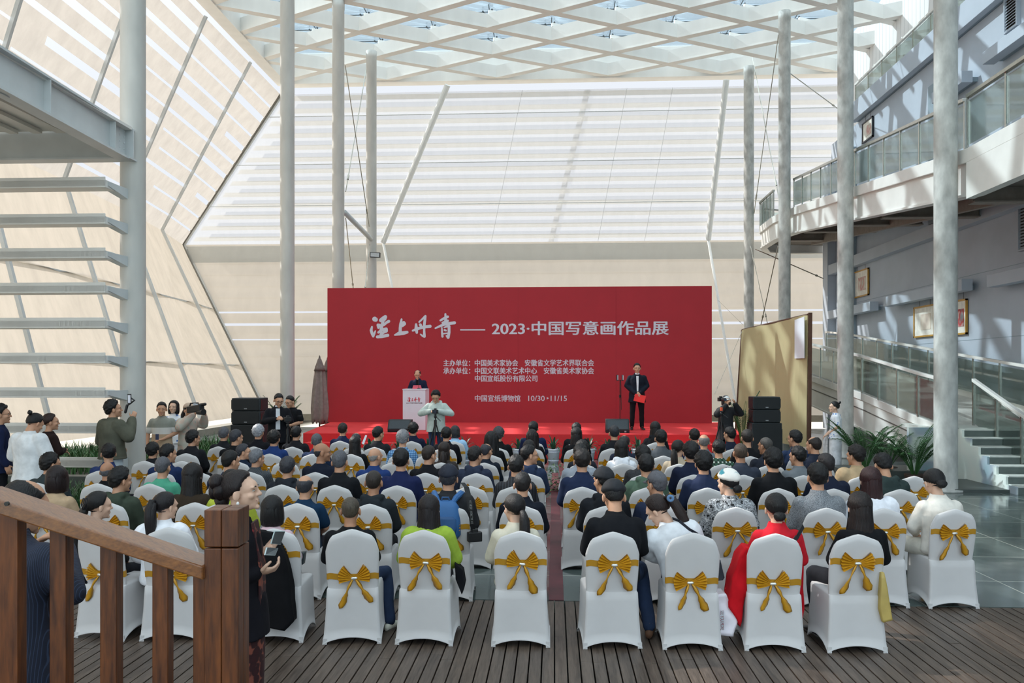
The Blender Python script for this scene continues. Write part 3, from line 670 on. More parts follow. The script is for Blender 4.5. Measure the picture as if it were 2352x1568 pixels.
# ------------------------------------------------------------------ people
SKIN = M('skin', 'c39274', .55, var=.07, nscale=12); SKIN2 = M('skin fair', 'd6ad94', .55, var=.05, nscale=12); SKIN3 = M('skin tan', 'a9795c', .55, var=.08, nscale=12)
EYEW = M('eye white', 'e4e0da', .3); EYED = M('eye dark', '1a1412', .3); LIPM = M('lips', 'a4504e', .5)
HS = 1.1
def headmat(J):
    y, p, r = [math.radians(a) for a in J.get('head', (0, 0, 0))]
    return Matrix.Translation(J['hb'])@Euler((p, r, y), 'XYZ').to_matrix().to_4x4()@Matrix.Translation((0, .02*HS, .112*HS))@Matrix.Scale(J.get('hs', HS), 4)
def tm(mb, M4, start):
    for i in range(start, len(mb.v)): mb.v[i] = M4@mb.v[i]
def head_skin(mb, M4):
    k = len(mb.v)
    mb.ell((0, -.012, .03), (.075, .095, .088), None, 20, 14); mb.ell((0, .025, -.03), (.064, .07, .08), None, 18, 12)
    mb.ell((0, .045, -.078), (.043, .045, .038)); mb.ell((0, .083, -.102), (.02, .018, .015)); mb.ell((0, .035, .02), (.066, .068, .06))
    for s in (-1, 1):
        mb.ell((s*.04, .062, -.028), (.026, .026, .022)); mb.ell((s*.032, .083, .022), (.03, .012, .01))
        mb.ell((s*.083, -.010, -.012), (.011, .023, .036), Matrix.Rotation(s*.35, 3, 'Z')@Matrix.Rotation(-.15, 3, 'X')); mb.ell((s*.013, .098, -.03), (.009, .010, .008))
    mb.tube([(0, .088, .022), (0, .103, -.012), (0, .112, -.026)], [.009, .011, .013], 8, True)
    mb.ell((0, .091, -.058), (.025, .012, .007)); mb.ell((0, .089, -.07), (.021, .012, .008))
    tm(mb, M4, k)
def face_marks(M4):
    b = MB(); k = 0
    for s in (-1, 1):
        b.cur = 1; b.ell((s*.033, .079, .002), (.015, .010, .006), None, 10, 8); b.cur = 2; b.ell((s*.033, .0845, .002), (.006, .006, .006), None, 8, 6)
        b.tube([(s*.014, .0955, .021), (s*.031, .0965, .027), (s*.048, .087, .022)], [.003, .004, .0015], 6)
        b.tube([(s*.018, .086, .004), (s*.033, .0895, .009), (s*.049, .08, .003)], .0018, 5)
    b.cur = 3; b.tube([(-.023, .088, -.063), (-.008, .097, -.059), (.008, .097, -.059), (.023, .088, -.063)], [.002, .0038, .0038, .002], 6); b.tube([(-.019, .087, -.066), (0, .094, -.069), (.019, .087, -.066)], [.002, .0045, .002], 6)
    tm(b, M4, 0); return b
PROF = [(0, .172, .135), (.06, .188, .148), (.22, .18, .138), (.45, .178, .132), (.63, .195, .138), (.78, .203, .128), (.88, .18, .108), (.945, .115, .085), (1.0, .072, .066), (1.04, .06, .06)]
def spine(J, t):
    a, c, d = Vector(J['pel']), Vector(J['mid']), Vector(J['nk']); return a*(1-t)**2+c*2*t*(1-t)+d*t*t
def torso(mb, J, w, grow, t0=0., t1=1.04, hipw=1.):
    rs = []; tw = J.get('twist', 0)
    for t, rx, ry in PROF:
        if t < t0 or t > t1: continue
        p = spine(J, t); d = (spine(J, t+.02)-spine(J, t-.02)).normalized(); x = Vector((1, 0, 0)); f = d.cross(x).normalized()*-1; x = f.cross(d)*-1
        x = Vector((1, 0, J.get('tilt', 0))).normalized(); f = d.cross(x).normalized(); ww = w if t > .3 else 1+(w-1)*t/.3; ww *= hipw if t < .3 else 1
        rs.append([p+x*math.cos(6.28318*i/24)*(rx*ww+grow)+f*math.sin(6.28318*i/24)*(ry*(.55+.45*w)+grow) for i in range(24)])
    mb.rings(rs)
def shoulder(J, s, w): p = spine(J, .84); return p+Vector((s*.175*w, 0, s*.175*w*J.get('tilt', 0)-.005))
def hand(mb, wr, d, nrm, curl=.5, s=1, hs=1.):
    """Palm, four unequal bent fingers and a side thumb; nrm points out of the palm."""
    d = Vector(d).normalized(); nrm = (Vector(nrm)-d*Vector(nrm).dot(d)).normalized(); sd = d.cross(nrm)*s; wr = Vector(wr)
    R = Matrix((sd, d, nrm)).transposed(); mb.ell(wr+d*.052*hs, (.041*hs, .053*hs, .017*hs), R)
    for k, (o, L) in enumerate(((-.03, .066), (-.010, .078), (.010, .073), (.029, .055))):
        p = wr+sd*o*hs+d*.095*hs; c1, c2 = curl*.8+.05*k, curl*1.9
        q = p+(d*math.cos(c1)+nrm*math.sin(c1))*L*.52*hs; e = q+(d*math.cos(c2)+nrm*math.sin(c2))*L*.5*hs; mb.tube([p-d*.02*hs, p, q, e], [.0095*hs, .0095*hs, .0088*hs, .0075*hs], 8, True)
    p = wr-sd*.036*hs+d*.03*hs; q = p+(-sd*.7+d*.7+nrm*.35)*.036*hs; e = q+(-sd*.15+d*.85+nrm*.5)*.032*hs; mb.tube([p, q, e], [.013*hs, .0115*hs, .009*hs], 8, True)
def limbs(J): return [(s, J['el'][i], J['wr'][i]) for i, s in ((0, -1), (1, 1))]
def make_body(J, sex, voxel=.0085, face=True):
    w = .9 if sex == 'f' else 1.; b = MB(); M4 = headmat(J); head_skin(b, M4)
    nk = Vector(J['nk']); hb = Vector(J['hb']); hc = M4@Vector((0, -.012, -.02)); rn = .052 if sex == 'f' else .06
    b.tube([nk-Vector((0, 0, .06)), nk, hb, hc], [rn*1.15, rn*1.05, rn, rn*.95], 14, True)
    torso(b, J, w*.96, -.014)
    for s, el, wr in limbs(J):
        sh = shoulder(J, s, w); el, wr = Vector(el), Vector(wr); b.tube([sh, sh.lerp(el, .5), el], [.058*w, .05*w, .042*w], 12, True); b.tube([el, el.lerp(wr, .3), wr], [.041*w, .042*w, .028*w], 12, True)
        i = 0 if s < 0 else 1; hd = J.get('hd', [None, None])[i] or ((wr-el).normalized(), Vector((-s*.6, .2, -.7)), .55)
        hand(b, wr, hd[0], hd[1], hd[2], -s)
    for i, s in ((0, -1), (1, 1)):
        hp, kn, an = Vector(J['hip'][i]), Vector(J['kn'][i]), Vector(J['an'][i]); b.tube([hp, hp.lerp(kn, .5), kn], [.085, .075, .055], 12, True); b.tube([kn, kn.lerp(an, .35), an], [.052, .053, .034], 12, True)
        t = J['toe'][i]; b.tube([an-Vector((0, 0, .03)), Vector(t)], [.034, .026], 10, True)
    me = remesh(b, voxel, 4)
    if face:
        x = face_marks(M4).mesh('m', [], True); bm = bmesh.new(); bm.from_mesh(me); bm.from_mesh(x); bm.to_mesh(me); bm.free(); bpy.data.meshes.remove(x)
        me.polygons.foreach_set('use_smooth', [True]*len(me.polygons))
    for m in ((SKIN, EYEW, EYED, LIPM) if face else (SKIN,)): me.materials.append(m)
    return me
def make_top(J, sex, kind, voxel=.011, hem=0.):
    """jacket / hood / plain / tee: torso and sleeves as one garment."""
    w = .9 if sex == 'f' else 1.; g = {'jacket': .02, 'hood': .026, 'plain': .016, 'tee': .012, 'loose': .034}[kind]; b = MB(); torso(b, J, w, g, 0, 1.0)
    for s, el, wr in limbs(J):
        sh = shoulder(J, s, w); el, wr = Vector(el), Vector(wr); k = 1 if kind != 'loose' else 1.2
        b.tube([sh, sh.lerp(el, .45), el], [(.062*w+g)*k, (.052*w+g)*k, (.046*w+g)*k], 14, True) if kind != 'tee' else b.tube([sh, sh.lerp(el, .72)], [.062*w+g, .056*w+g*1.5], 14, True)
        if kind != 'tee': b.tube([el, el.lerp(wr, .4), el.lerp(wr, .93)], [(.045*w+g)*k, (.045*w+g)*k, .034*w+g*.9], 14, True)
    nk = Vector(J['nk']); up = (Vector(J['hb'])-nk).normalized()
    if kind in ('jacket', 'tee', 'plain', 'loose'):
        h = .045 if kind in ('jacket', 'loose') else .018 if kind == 'plain' else .03
        b.rings([[nk+up*z+Vector((math.cos(6.28318*i/20)*r, math.sin(6.28318*i/20)*r*.95, 0)) for i in range(20)] for z, r in ((-.05, .10), (-.01, .092), (h*.7, .078), (h, .072), (h, .06), (-.04, .05))])
    if kind == 'hood':
        b.tube([nk+Vector((-.10, .03, .0)), nk+Vector((-.09, -.06, .005)), nk+Vector((0, -.115, -.02)), nk+Vector((.09, -.06, .005)), nk+Vector((.10, .03, .0))], [.03, .045, .05, .045, .03], 12, True)
        b.ell(nk+Vector((0, -.115, -.07)), (.12, .05, .09))
    if hem:
        p = Vector(J['pel']); b.rings([[p+Vector((math.cos(6.28318*i/28)*(.19*w+g+f), math.sin(6.28318*i/28)*(.15+g+f), z)) for i in range(28)] for z, f in ((.12, -.01), (0, .005), (-hem, .02))])
    return remesh(b, voxel, 5, .006 if kind != 'tee' else .004)
def make_bottom(J, kind='trousers', voxel=.012):
    b = MB(); p = Vector(J['pel'])
    if kind == 'trousers':
        torso(b, J, 1, .004, 0, .3)
        for i in (0, 1):
            hp, kn, an = Vector(J['hip'][i]), Vector(J['kn'][i]), Vector(J['an'][i]); b.tube([hp, hp.lerp(kn, .5), kn], [.102, .09, .07], 14, True); b.tube([kn, kn.lerp(an, .4), an], [.07, .066, .056], 14, True)
    else:
        z = p.z; b.rings([[Vector((math.cos(6.28318*i/28)*rx, p.y+math.sin(6.28318*i/28)*ry, zz)) for i in range(28)] for zz, rx, ry in ((z+.16, .15, .12), (z, .185, .15), (z-.3, .175, .145), (z-.6, .165, .14), (max(.12, z-.82), .17, .145))])
    return remesh(b, voxel, 5, .006)
def make_shoe(J, i):
    an, t = Vector(J['an'][i]), Vector(J['toe'][i]); d = (t-an); d.z = 0; d.normalize(); sd = Vector((d.y, -d.x, 0)); b = MB(); base = Vector((an.x, an.y, 0))-d*.07; zf = max(0, an.z-.09)
    rs = []
    for f, wd, h in ((0, .028, .06), (.06, .038, .075), (.14, .042, .07), (.2, .046, .05), (.26, .04, .036), (.285, .018, .025)):
        c = base+d*f*1.02+Vector((0, 0, zf)); rs.append([c+sd*wd*math.cos(6.28318*k/14)+Vector((0, 0, max(.0, h/2+h/2*math.sin(6.28318*k/14)))) for k in range(14)])
    b.rings(rs); b.tube([an+Vector((0, 0, -.02)), an+Vector((0, 0, .03))], .045, 10); return b.mesh('shoe', [], True)
# ---- hair, in head space (face towards +y)
def interp(tab, x):
    for (a, p), (c, q) in zip(tab, tab[1:]):
        if a <= x <= c: return p+(q-p)*(x-a)/(c-a)
    return tab[-1][1]
LINE = [(0, 54), (40, 60), (62, 76), (78, 106), (90, 94), (102, 98), (114, 126), (140, 143), (180, 146)]
def cap_hair(mb, top, side, line=LINE, tmin=None, rough=.004, seed=0, vol=1.):
    nu, nv = 44, 26; rs = []
    for j in range(nv+1):
        th = math.radians(2+150*j/nv); r = []
        for i in range(nu):
            ph = 360*i/nu; a = abs((ph+180) % 360-180); lim = math.radians(interp(line, a)); d = Vector((math.sin(th)*math.sin(math.radians(ph)), math.sin(th)*math.cos(math.radians(ph)), math.cos(th)))
            e = 1/math.sqrt((d.x/.0765)**2+(d.y/(.095 if d.z > 0 else .093))**2+(d.z/(.088 if d.z > 0 else .112))**2); t = top+(side-top)*min(1, th/1.7)
            fade = min(1, max(0, (lim-th)/.22)); lo = math.radians(interp(tmin, a)) if tmin else -1
            if tmin: fade *= min(1, max(0, (th-lo)/.2))
            g = noise.noise(Vector((d.x*9+seed, d.y*9, d.z*4)))*rough+noise.noise(Vector((d.x*26, d.y*26+seed, d.z*7)))*rough*.7
            rr = e+(t*(.3+.7*fade)+g*fade if fade > 0 else -.012); r.append(Vector((0, -.012, .03))+d*rr*(vol if fade > .5 else 1))
        rs.append(r)
    mb.rings(rs)
def curtain(mb, zb, prof, front, seed=0, groove=.004, ntop=.07):
    """Hair hanging at the sides and back: prof = [(z, half width, back depth)], front(z) = y of its front edge."""
    rs = []; n = 46
    for z, rx, ry in prof:
        yf = front(z); r = []
        for i in range(n):
            a = math.pi+math.pi*1.0*i/(n-1); g = noise.noise(Vector((math.cos(a)*7+seed, math.sin(a)*7, z*3)))*groove*1.6+noise.noise(Vector((math.cos(a)*22, math.sin(a)*22+seed, z*3)))*groove
            r.append(Vector((math.cos(a)*(rx+g), -.01+math.sin(a)*(ry+g), z)))
        w = rx*.93; r += [Vector((w, yf, z)), Vector((w*.5, min(yf, .03)-.01, z)), Vector((-w*.5, min(yf, .03)-.01, z)), Vector((-w, yf, z))]; rs.append(r)
    mb.rings(rs)
def make_hair(style):
    b = MB(); F0 = [(0, 50), (40, 56), (60, 72), (72, 100), (90, 128), (150, 140), (180, 142)]
    if style == 'short': cap_hair(b, .024, .013, rough=.009, seed=1)
    elif style == 'full': cap_hair(b, .032, .022, [(a, t+(5 if a > 70 else 0)) for a, t in LINE], rough=.012, seed=4)
    elif style == 'crop': cap_hair(b, .02, .006, rough=.005, seed=7)
    elif style == 'buzz': cap_hair(b, .006, .003, rough=.001, seed=2)
    elif style == 'rim': cap_hair(b, .010, .010, LINE, [(0, 150), (50, 140), (70, 70), (120, 58), (180, 62)], .003, 3)
    elif style == 'thin': cap_hair(b, .010, .009, LINE, [(0, 60), (60, 56), (100, 38), (150, 22), (180, 26)], .003, 3)
    elif style == 'bald': cap_hair(b, .0015, .002, LINE, [(0, 150), (60, 120), (80, 92), (180, 95)], .0005, 5)
    elif style in ('bob', 'bobshort'):
        zb = -.125 if style == 'bob' else -.09; cap_hair(b, .024, .02, F0, rough=.004)
        curtain(b, zb, [(.07, .082, .10), (.03, .095, .118), (-.03, .102, .118), (-.08, .104, .108), (zb, .095, .095), (zb-.01, .08, .08)], lambda z: .045)
    elif style in ('long', 'longest', 'curly'):
        zb = {'long': -.30, 'longest': -.42, 'curly': -.27}[style]; cap_hair(b, .02, .018, F0, rough=.004); g = .004 if style != 'curly' else .014; k = 1 if style != 'curly' else 1.12
        curtain(b, zb, [(.07, .08*k, .10*k), (.02, .092*k, .115*k), (-.06, .096*k, .115*k), (-.12, .1*k, .118*k), (-.2, .112*k, .125*k), (zb+.05, .118*k, .125*k), (zb, .09*k, .105*k), (zb-.03, .05*k, .09*k)], lambda z: .04 if z > -.06 else -.035, 2, g)
    elif style in ('pony', 'ponylow', 'halfup'):
        cap_hair(b, .016, .013, F0[:4]+[(90, 112), (150, 132), (180, 134)], rough=.002); z0 = .05 if style == 'pony' else -.02; L = .30
        pts = [(0, -.10, z0), (0, -.145, z0+.005), (.004, -.165, z0-.06), (.008, -.16, z0-.16), (.01, -.15, z0-L), (.01, -.145, z0-L-.06)]; b.tube(pts, [.018, .026, .042, .046, .034, .008], 14)
        b.tube([Vector(p)+Vector((.02, .01, -.01)) for p in pts[1:]], [.02, .034, .036, .024, .005], 10)
        if style == 'halfup': curtain(b, -.2, [(.03, .085, .1), (-.06, .088, .1), (-.14, .085, .1), (-.2, .07, .09)], lambda z: -.03)
    elif style in ('bun', 'bunlow', 'bunhigh', 'updo'):
        cap_hair(b, .018, .015, F0[:4]+[(90, 110), (150, 132), (180, 134)], rough=.003); z0 = {'bun': .03, 'bunlow': -.045, 'bunhigh': .10, 'updo': .02}[style]; r = .042 if style != 'updo' else .06
        if style == 'bunhigh': r = .03
        k = len(b.v); b.ell((0, -.125 if style != 'updo' else -.115, z0), (r*1.15, r*.85, r), None, 18, 12)
        if style == 'updo': b.ell((.01, -.135, z0+.055), (.055, .045, .05)); b.ell((-.02, -.12, z0-.06), (.05, .045, .045)); b.ell((0, -.16, z0), (.04, .03, .05))
        for i in range(k, len(b.v)): v = b.v[i]; b.v[i] = v+Vector((noise.noise(v*30), noise.noise(v*30+Vector((9, 0, 0))), noise.noise(v*40)))*.007
    return b.mesh('hair', [], True)
HAIRC = {}
def hair_me(s):
    if s not in HAIRC: HAIRC[s] = make_hair(s)
    return HAIRC[s]
def hat_me(style):
    b = MB()
    if style == 'cap':
        cap_hair(b, .024, .018, [(0, 74), (180, 96)], rough=.0); b.rings([[Vector((math.cos(a)*.075, .06+math.sin(a)*r, z+.012*(-abs(math.cos(a))))) for a in [math.pi*i/14 for i in range(15)]] for r, z in ((.02, .052), (.115, .030), (.115, .026), (.02, .045))], cap=False, closed=False)
        b.ell((0, -.01, .135), (.009, .009, .006)); return b.mesh('cap', [], True)
    if style == 'beret':
        cap_hair(b, .034, .03, [(0, 70), (180, 98)], rough=.004); return b.mesh('beret', [], True)
    b.v = []; cap_hair(b, .026, .022, [(0, 78), (180, 102)], rough=.003); b.ell((0, .085, .052), (.06, .05, .014), Matrix.Rotation(-.2, 3, 'X')); return b.mesh('flat_cap', [], True)
def glasses_me():
    b = MB()
    for s in (-1, 1):
        b.rings([[Vector((s*.034+math.cos(a)*(.024+o), .103+q, .002+math.sin(a)*(.018+o))) for o, q in ((-.001, -.001), (.0015, -.001), (.0015, .001), (-.001, .001))] for a in [6.28318*i/18 for i in range(19)]], cap=False)
        b.tube([(s*.057, .1, .006), (s*.08, .07, .008), (s*.085, .0, .005), (s*.085, -.02, -.005)], .0014, 5)
    b.tube([(-.011, .104, .006), (0, .107, .009), (.011, .104, .006)], .0014, 5); return b.mesh('glasses', [], True)
GL = glasses_me(); GLM = M('spectacle frame', '1c1c1e', .3, .4); HATS = {}
# ---- poses
def seated(head=(0, 0, 0), lean=0., tilt=0., hands=((-.1, .22, .62), (.1, .22, .62)), elb=None, arms=0):
    nk = Vector((tilt*-.5, -.085+lean*.55, 1.07-lean*.2)); pel = Vector((0, -.07, .505)); d = (nk-pel).normalized()
    hb = nk+Vector((tilt*-.03, .015+lean*.06, .035)); J = dict(pel=pel, mid=pel.lerp(nk, .5)+Vector((0, -.035, 0)), nk=nk, hb=hb, head=head, tilt=tilt)
    sx = .235+arms; J['el'] = elb or [(-sx+nk.x*.6, nk.y+.055, .76), (sx+nk.x*.6, nk.y+.055, .76)]; J['wr'] = [Vector(h)+Vector((0, lean*.2, .03)) for h in hands]
    J['hip'] = [(-.09, -.05, .545), (.09, -.05, .545)]; J['kn'] = [(-.12, .36, .525), (.12, .36, .525)]; J['an'] = [(-.12, .35, .10), (.12, .35, .10)]; J['toe'] = [(-.125, .46, .03), (.125, .46, .03)]
    return J
POSES = {'n': seated(), 'd': seated((0, -24, 0), .08), 'l': seated((32, -3, 0)), 'r': seated((-32, -3, 0)), 'R': seated((-68, 0, 0)), 'L': seated((68, 0, 0)), 'f': seated((0, -30, 0), .3), 's': seated((58, -32, -8), .32, .30), 'a': seated((0, 4, 0)), 'w': seated((-12, -6, 0), .0, 0, arms=.03)}
def standing(head=(0, 0, 0), el=None, wr=None, hd=None, legs=.1, step=0.):
    J = dict(pel=Vector((0, 0, .88)), mid=Vector((0, -.015, 1.18)), nk=Vector((0, -.01, 1.455)), hb=Vector((0, .005, 1.49)), head=head)
    J['el'] = el or [(-.25, -.03, 1.14), (.25, -.03, 1.14)]; J['wr'] = wr or [(-.25, .06, .90), (.25, .06, .90)]
    if hd: J['hd'] = hd
    J['hip'] = [(-.09, 0, .92), (.09, 0, .92)]; J['kn'] = [(-legs, .02+step, .5), (legs, .02-step, .5)]; J['an'] = [(-legs-.01, -.02+step, .10), (legs+.01, -.02-step, .10)]; J['toe'] = [(-legs-.03, .1+step, .03), (legs+.03, .1-step, .03)]
    return J
CB, CT_, CBo, CS = {}, {}, {}, {}
def toph(J): return (headmat(J)@Vector((0, -.012, .118+.018))).z
def person(loc, rz, s, label, J, key, sex='m', hair='short', hc='131112', kind='jacket', top=None, bottom=None, skin=SKIN, hat=None, hatm=None, glass=False, shoes=None, face=False, skirt=False, voxel=.0085, hem=0., group=None):
    r = thing('person', loc, label, 'person', rz, group); r.scale = (s, s, s); M4 = headmat(J)
    kb = (key, sex, face)
    if kb not in CB: CB[kb] = make_body(J, sex, voxel, face)
    put('body', CB[kb], r, [skin]+([EYEW, EYED, LIPM] if face else []))
    kt = (key, sex, kind, hem)
    if kt not in CT_: CT_[kt] = make_top(J, sex, kind, hem=hem)
    put({'jacket': 'jacket', 'hood': 'hooded_jacket', 'plain': 'sweater', 'tee': 'shirt', 'loose': 'shirt'}[kind], CT_[kt], r, [top])
    ko = (key, 'skirt' if skirt else 'trousers')
    if ko not in CBo: CBo[ko] = make_bottom(J, ko[1])
    put(ko[1], CBo[ko], r, [bottom or cloth('1c1d22')])
    if hair: put('hair', hair_me(hair), r, [hairmat(hc)], M4)
    if hat:
        if hat not in HATS: HATS[hat] = hat_me(hat)
        put({'cap': 'baseball_cap', 'beret': 'beret', 'flat': 'flat_cap'}[hat], HATS[hat], r, [hatm], M4)
    if glass: put('glasses', GL, r, [GLM], M4)
    if shoes:
        for i in (0, 1):
            if (key, i) not in CS: CS[(key, i)] = make_shoe(J, i)
            put('shoe', CS[(key, i)], r, [shoes])
    return r
# ---- the seated audience: head px, head top py, row, sex, hair, hair colour, garment, cloth, pose, who
BK, B2, NV, N2, N3, DG, GY = '121316', '1b1c20', '161c33', '1d2742', '1c2f63', '2b2e33', '5d6167'
K = '121011'
PIN = stripes('pinstripe black', '17181d', '3c3f48', 9, .06); CHK = plaid('grey check', '3c4146', '2b2f34', '51565b', 14); BLCHK = plaid('blue check', '7fa6cc', '41719f', '2a527f', 9); GRPL = plaid('green plaid', '2c5240', '16291f', 'b9c4b6', 5)
FLOR = blotch('black and white leaf print', [(.40, '15161a'), (.46, 'b4b7bb'), (.50, '8a8d92'), (.54, '15161a'), (.60, 'c4c6c8')], 26, voro=False); TWEED = blotch('grey tweed', [(.35, '3b3e43'), (.5, '777b80'), (.65, '8e9297')], 160, voro=False); KNITB = blotch('black quilt', [(.4, '121316'), (.6, '2a2b30')], 40)
FLOWCAP = blotch('white beret with flowers', [(.2, 'c0453a'), (.3, 'e6e2da'), (.72, 'ebe7df'), (.8, '3f93a0')], 9)
CAPD = M('dark cap', '1a1c22', .8, var=.2, nscale=30); CAPG = M('grey cap', '56565c', .8, var=.12, nscale=30); CAPN = M('navy cap', '171c2c', .8)
GREY_, GREYW, SALT, BRN, RED_ = '55555a', '9a9ba0', '34343a', '2a1c16', '2b1113'
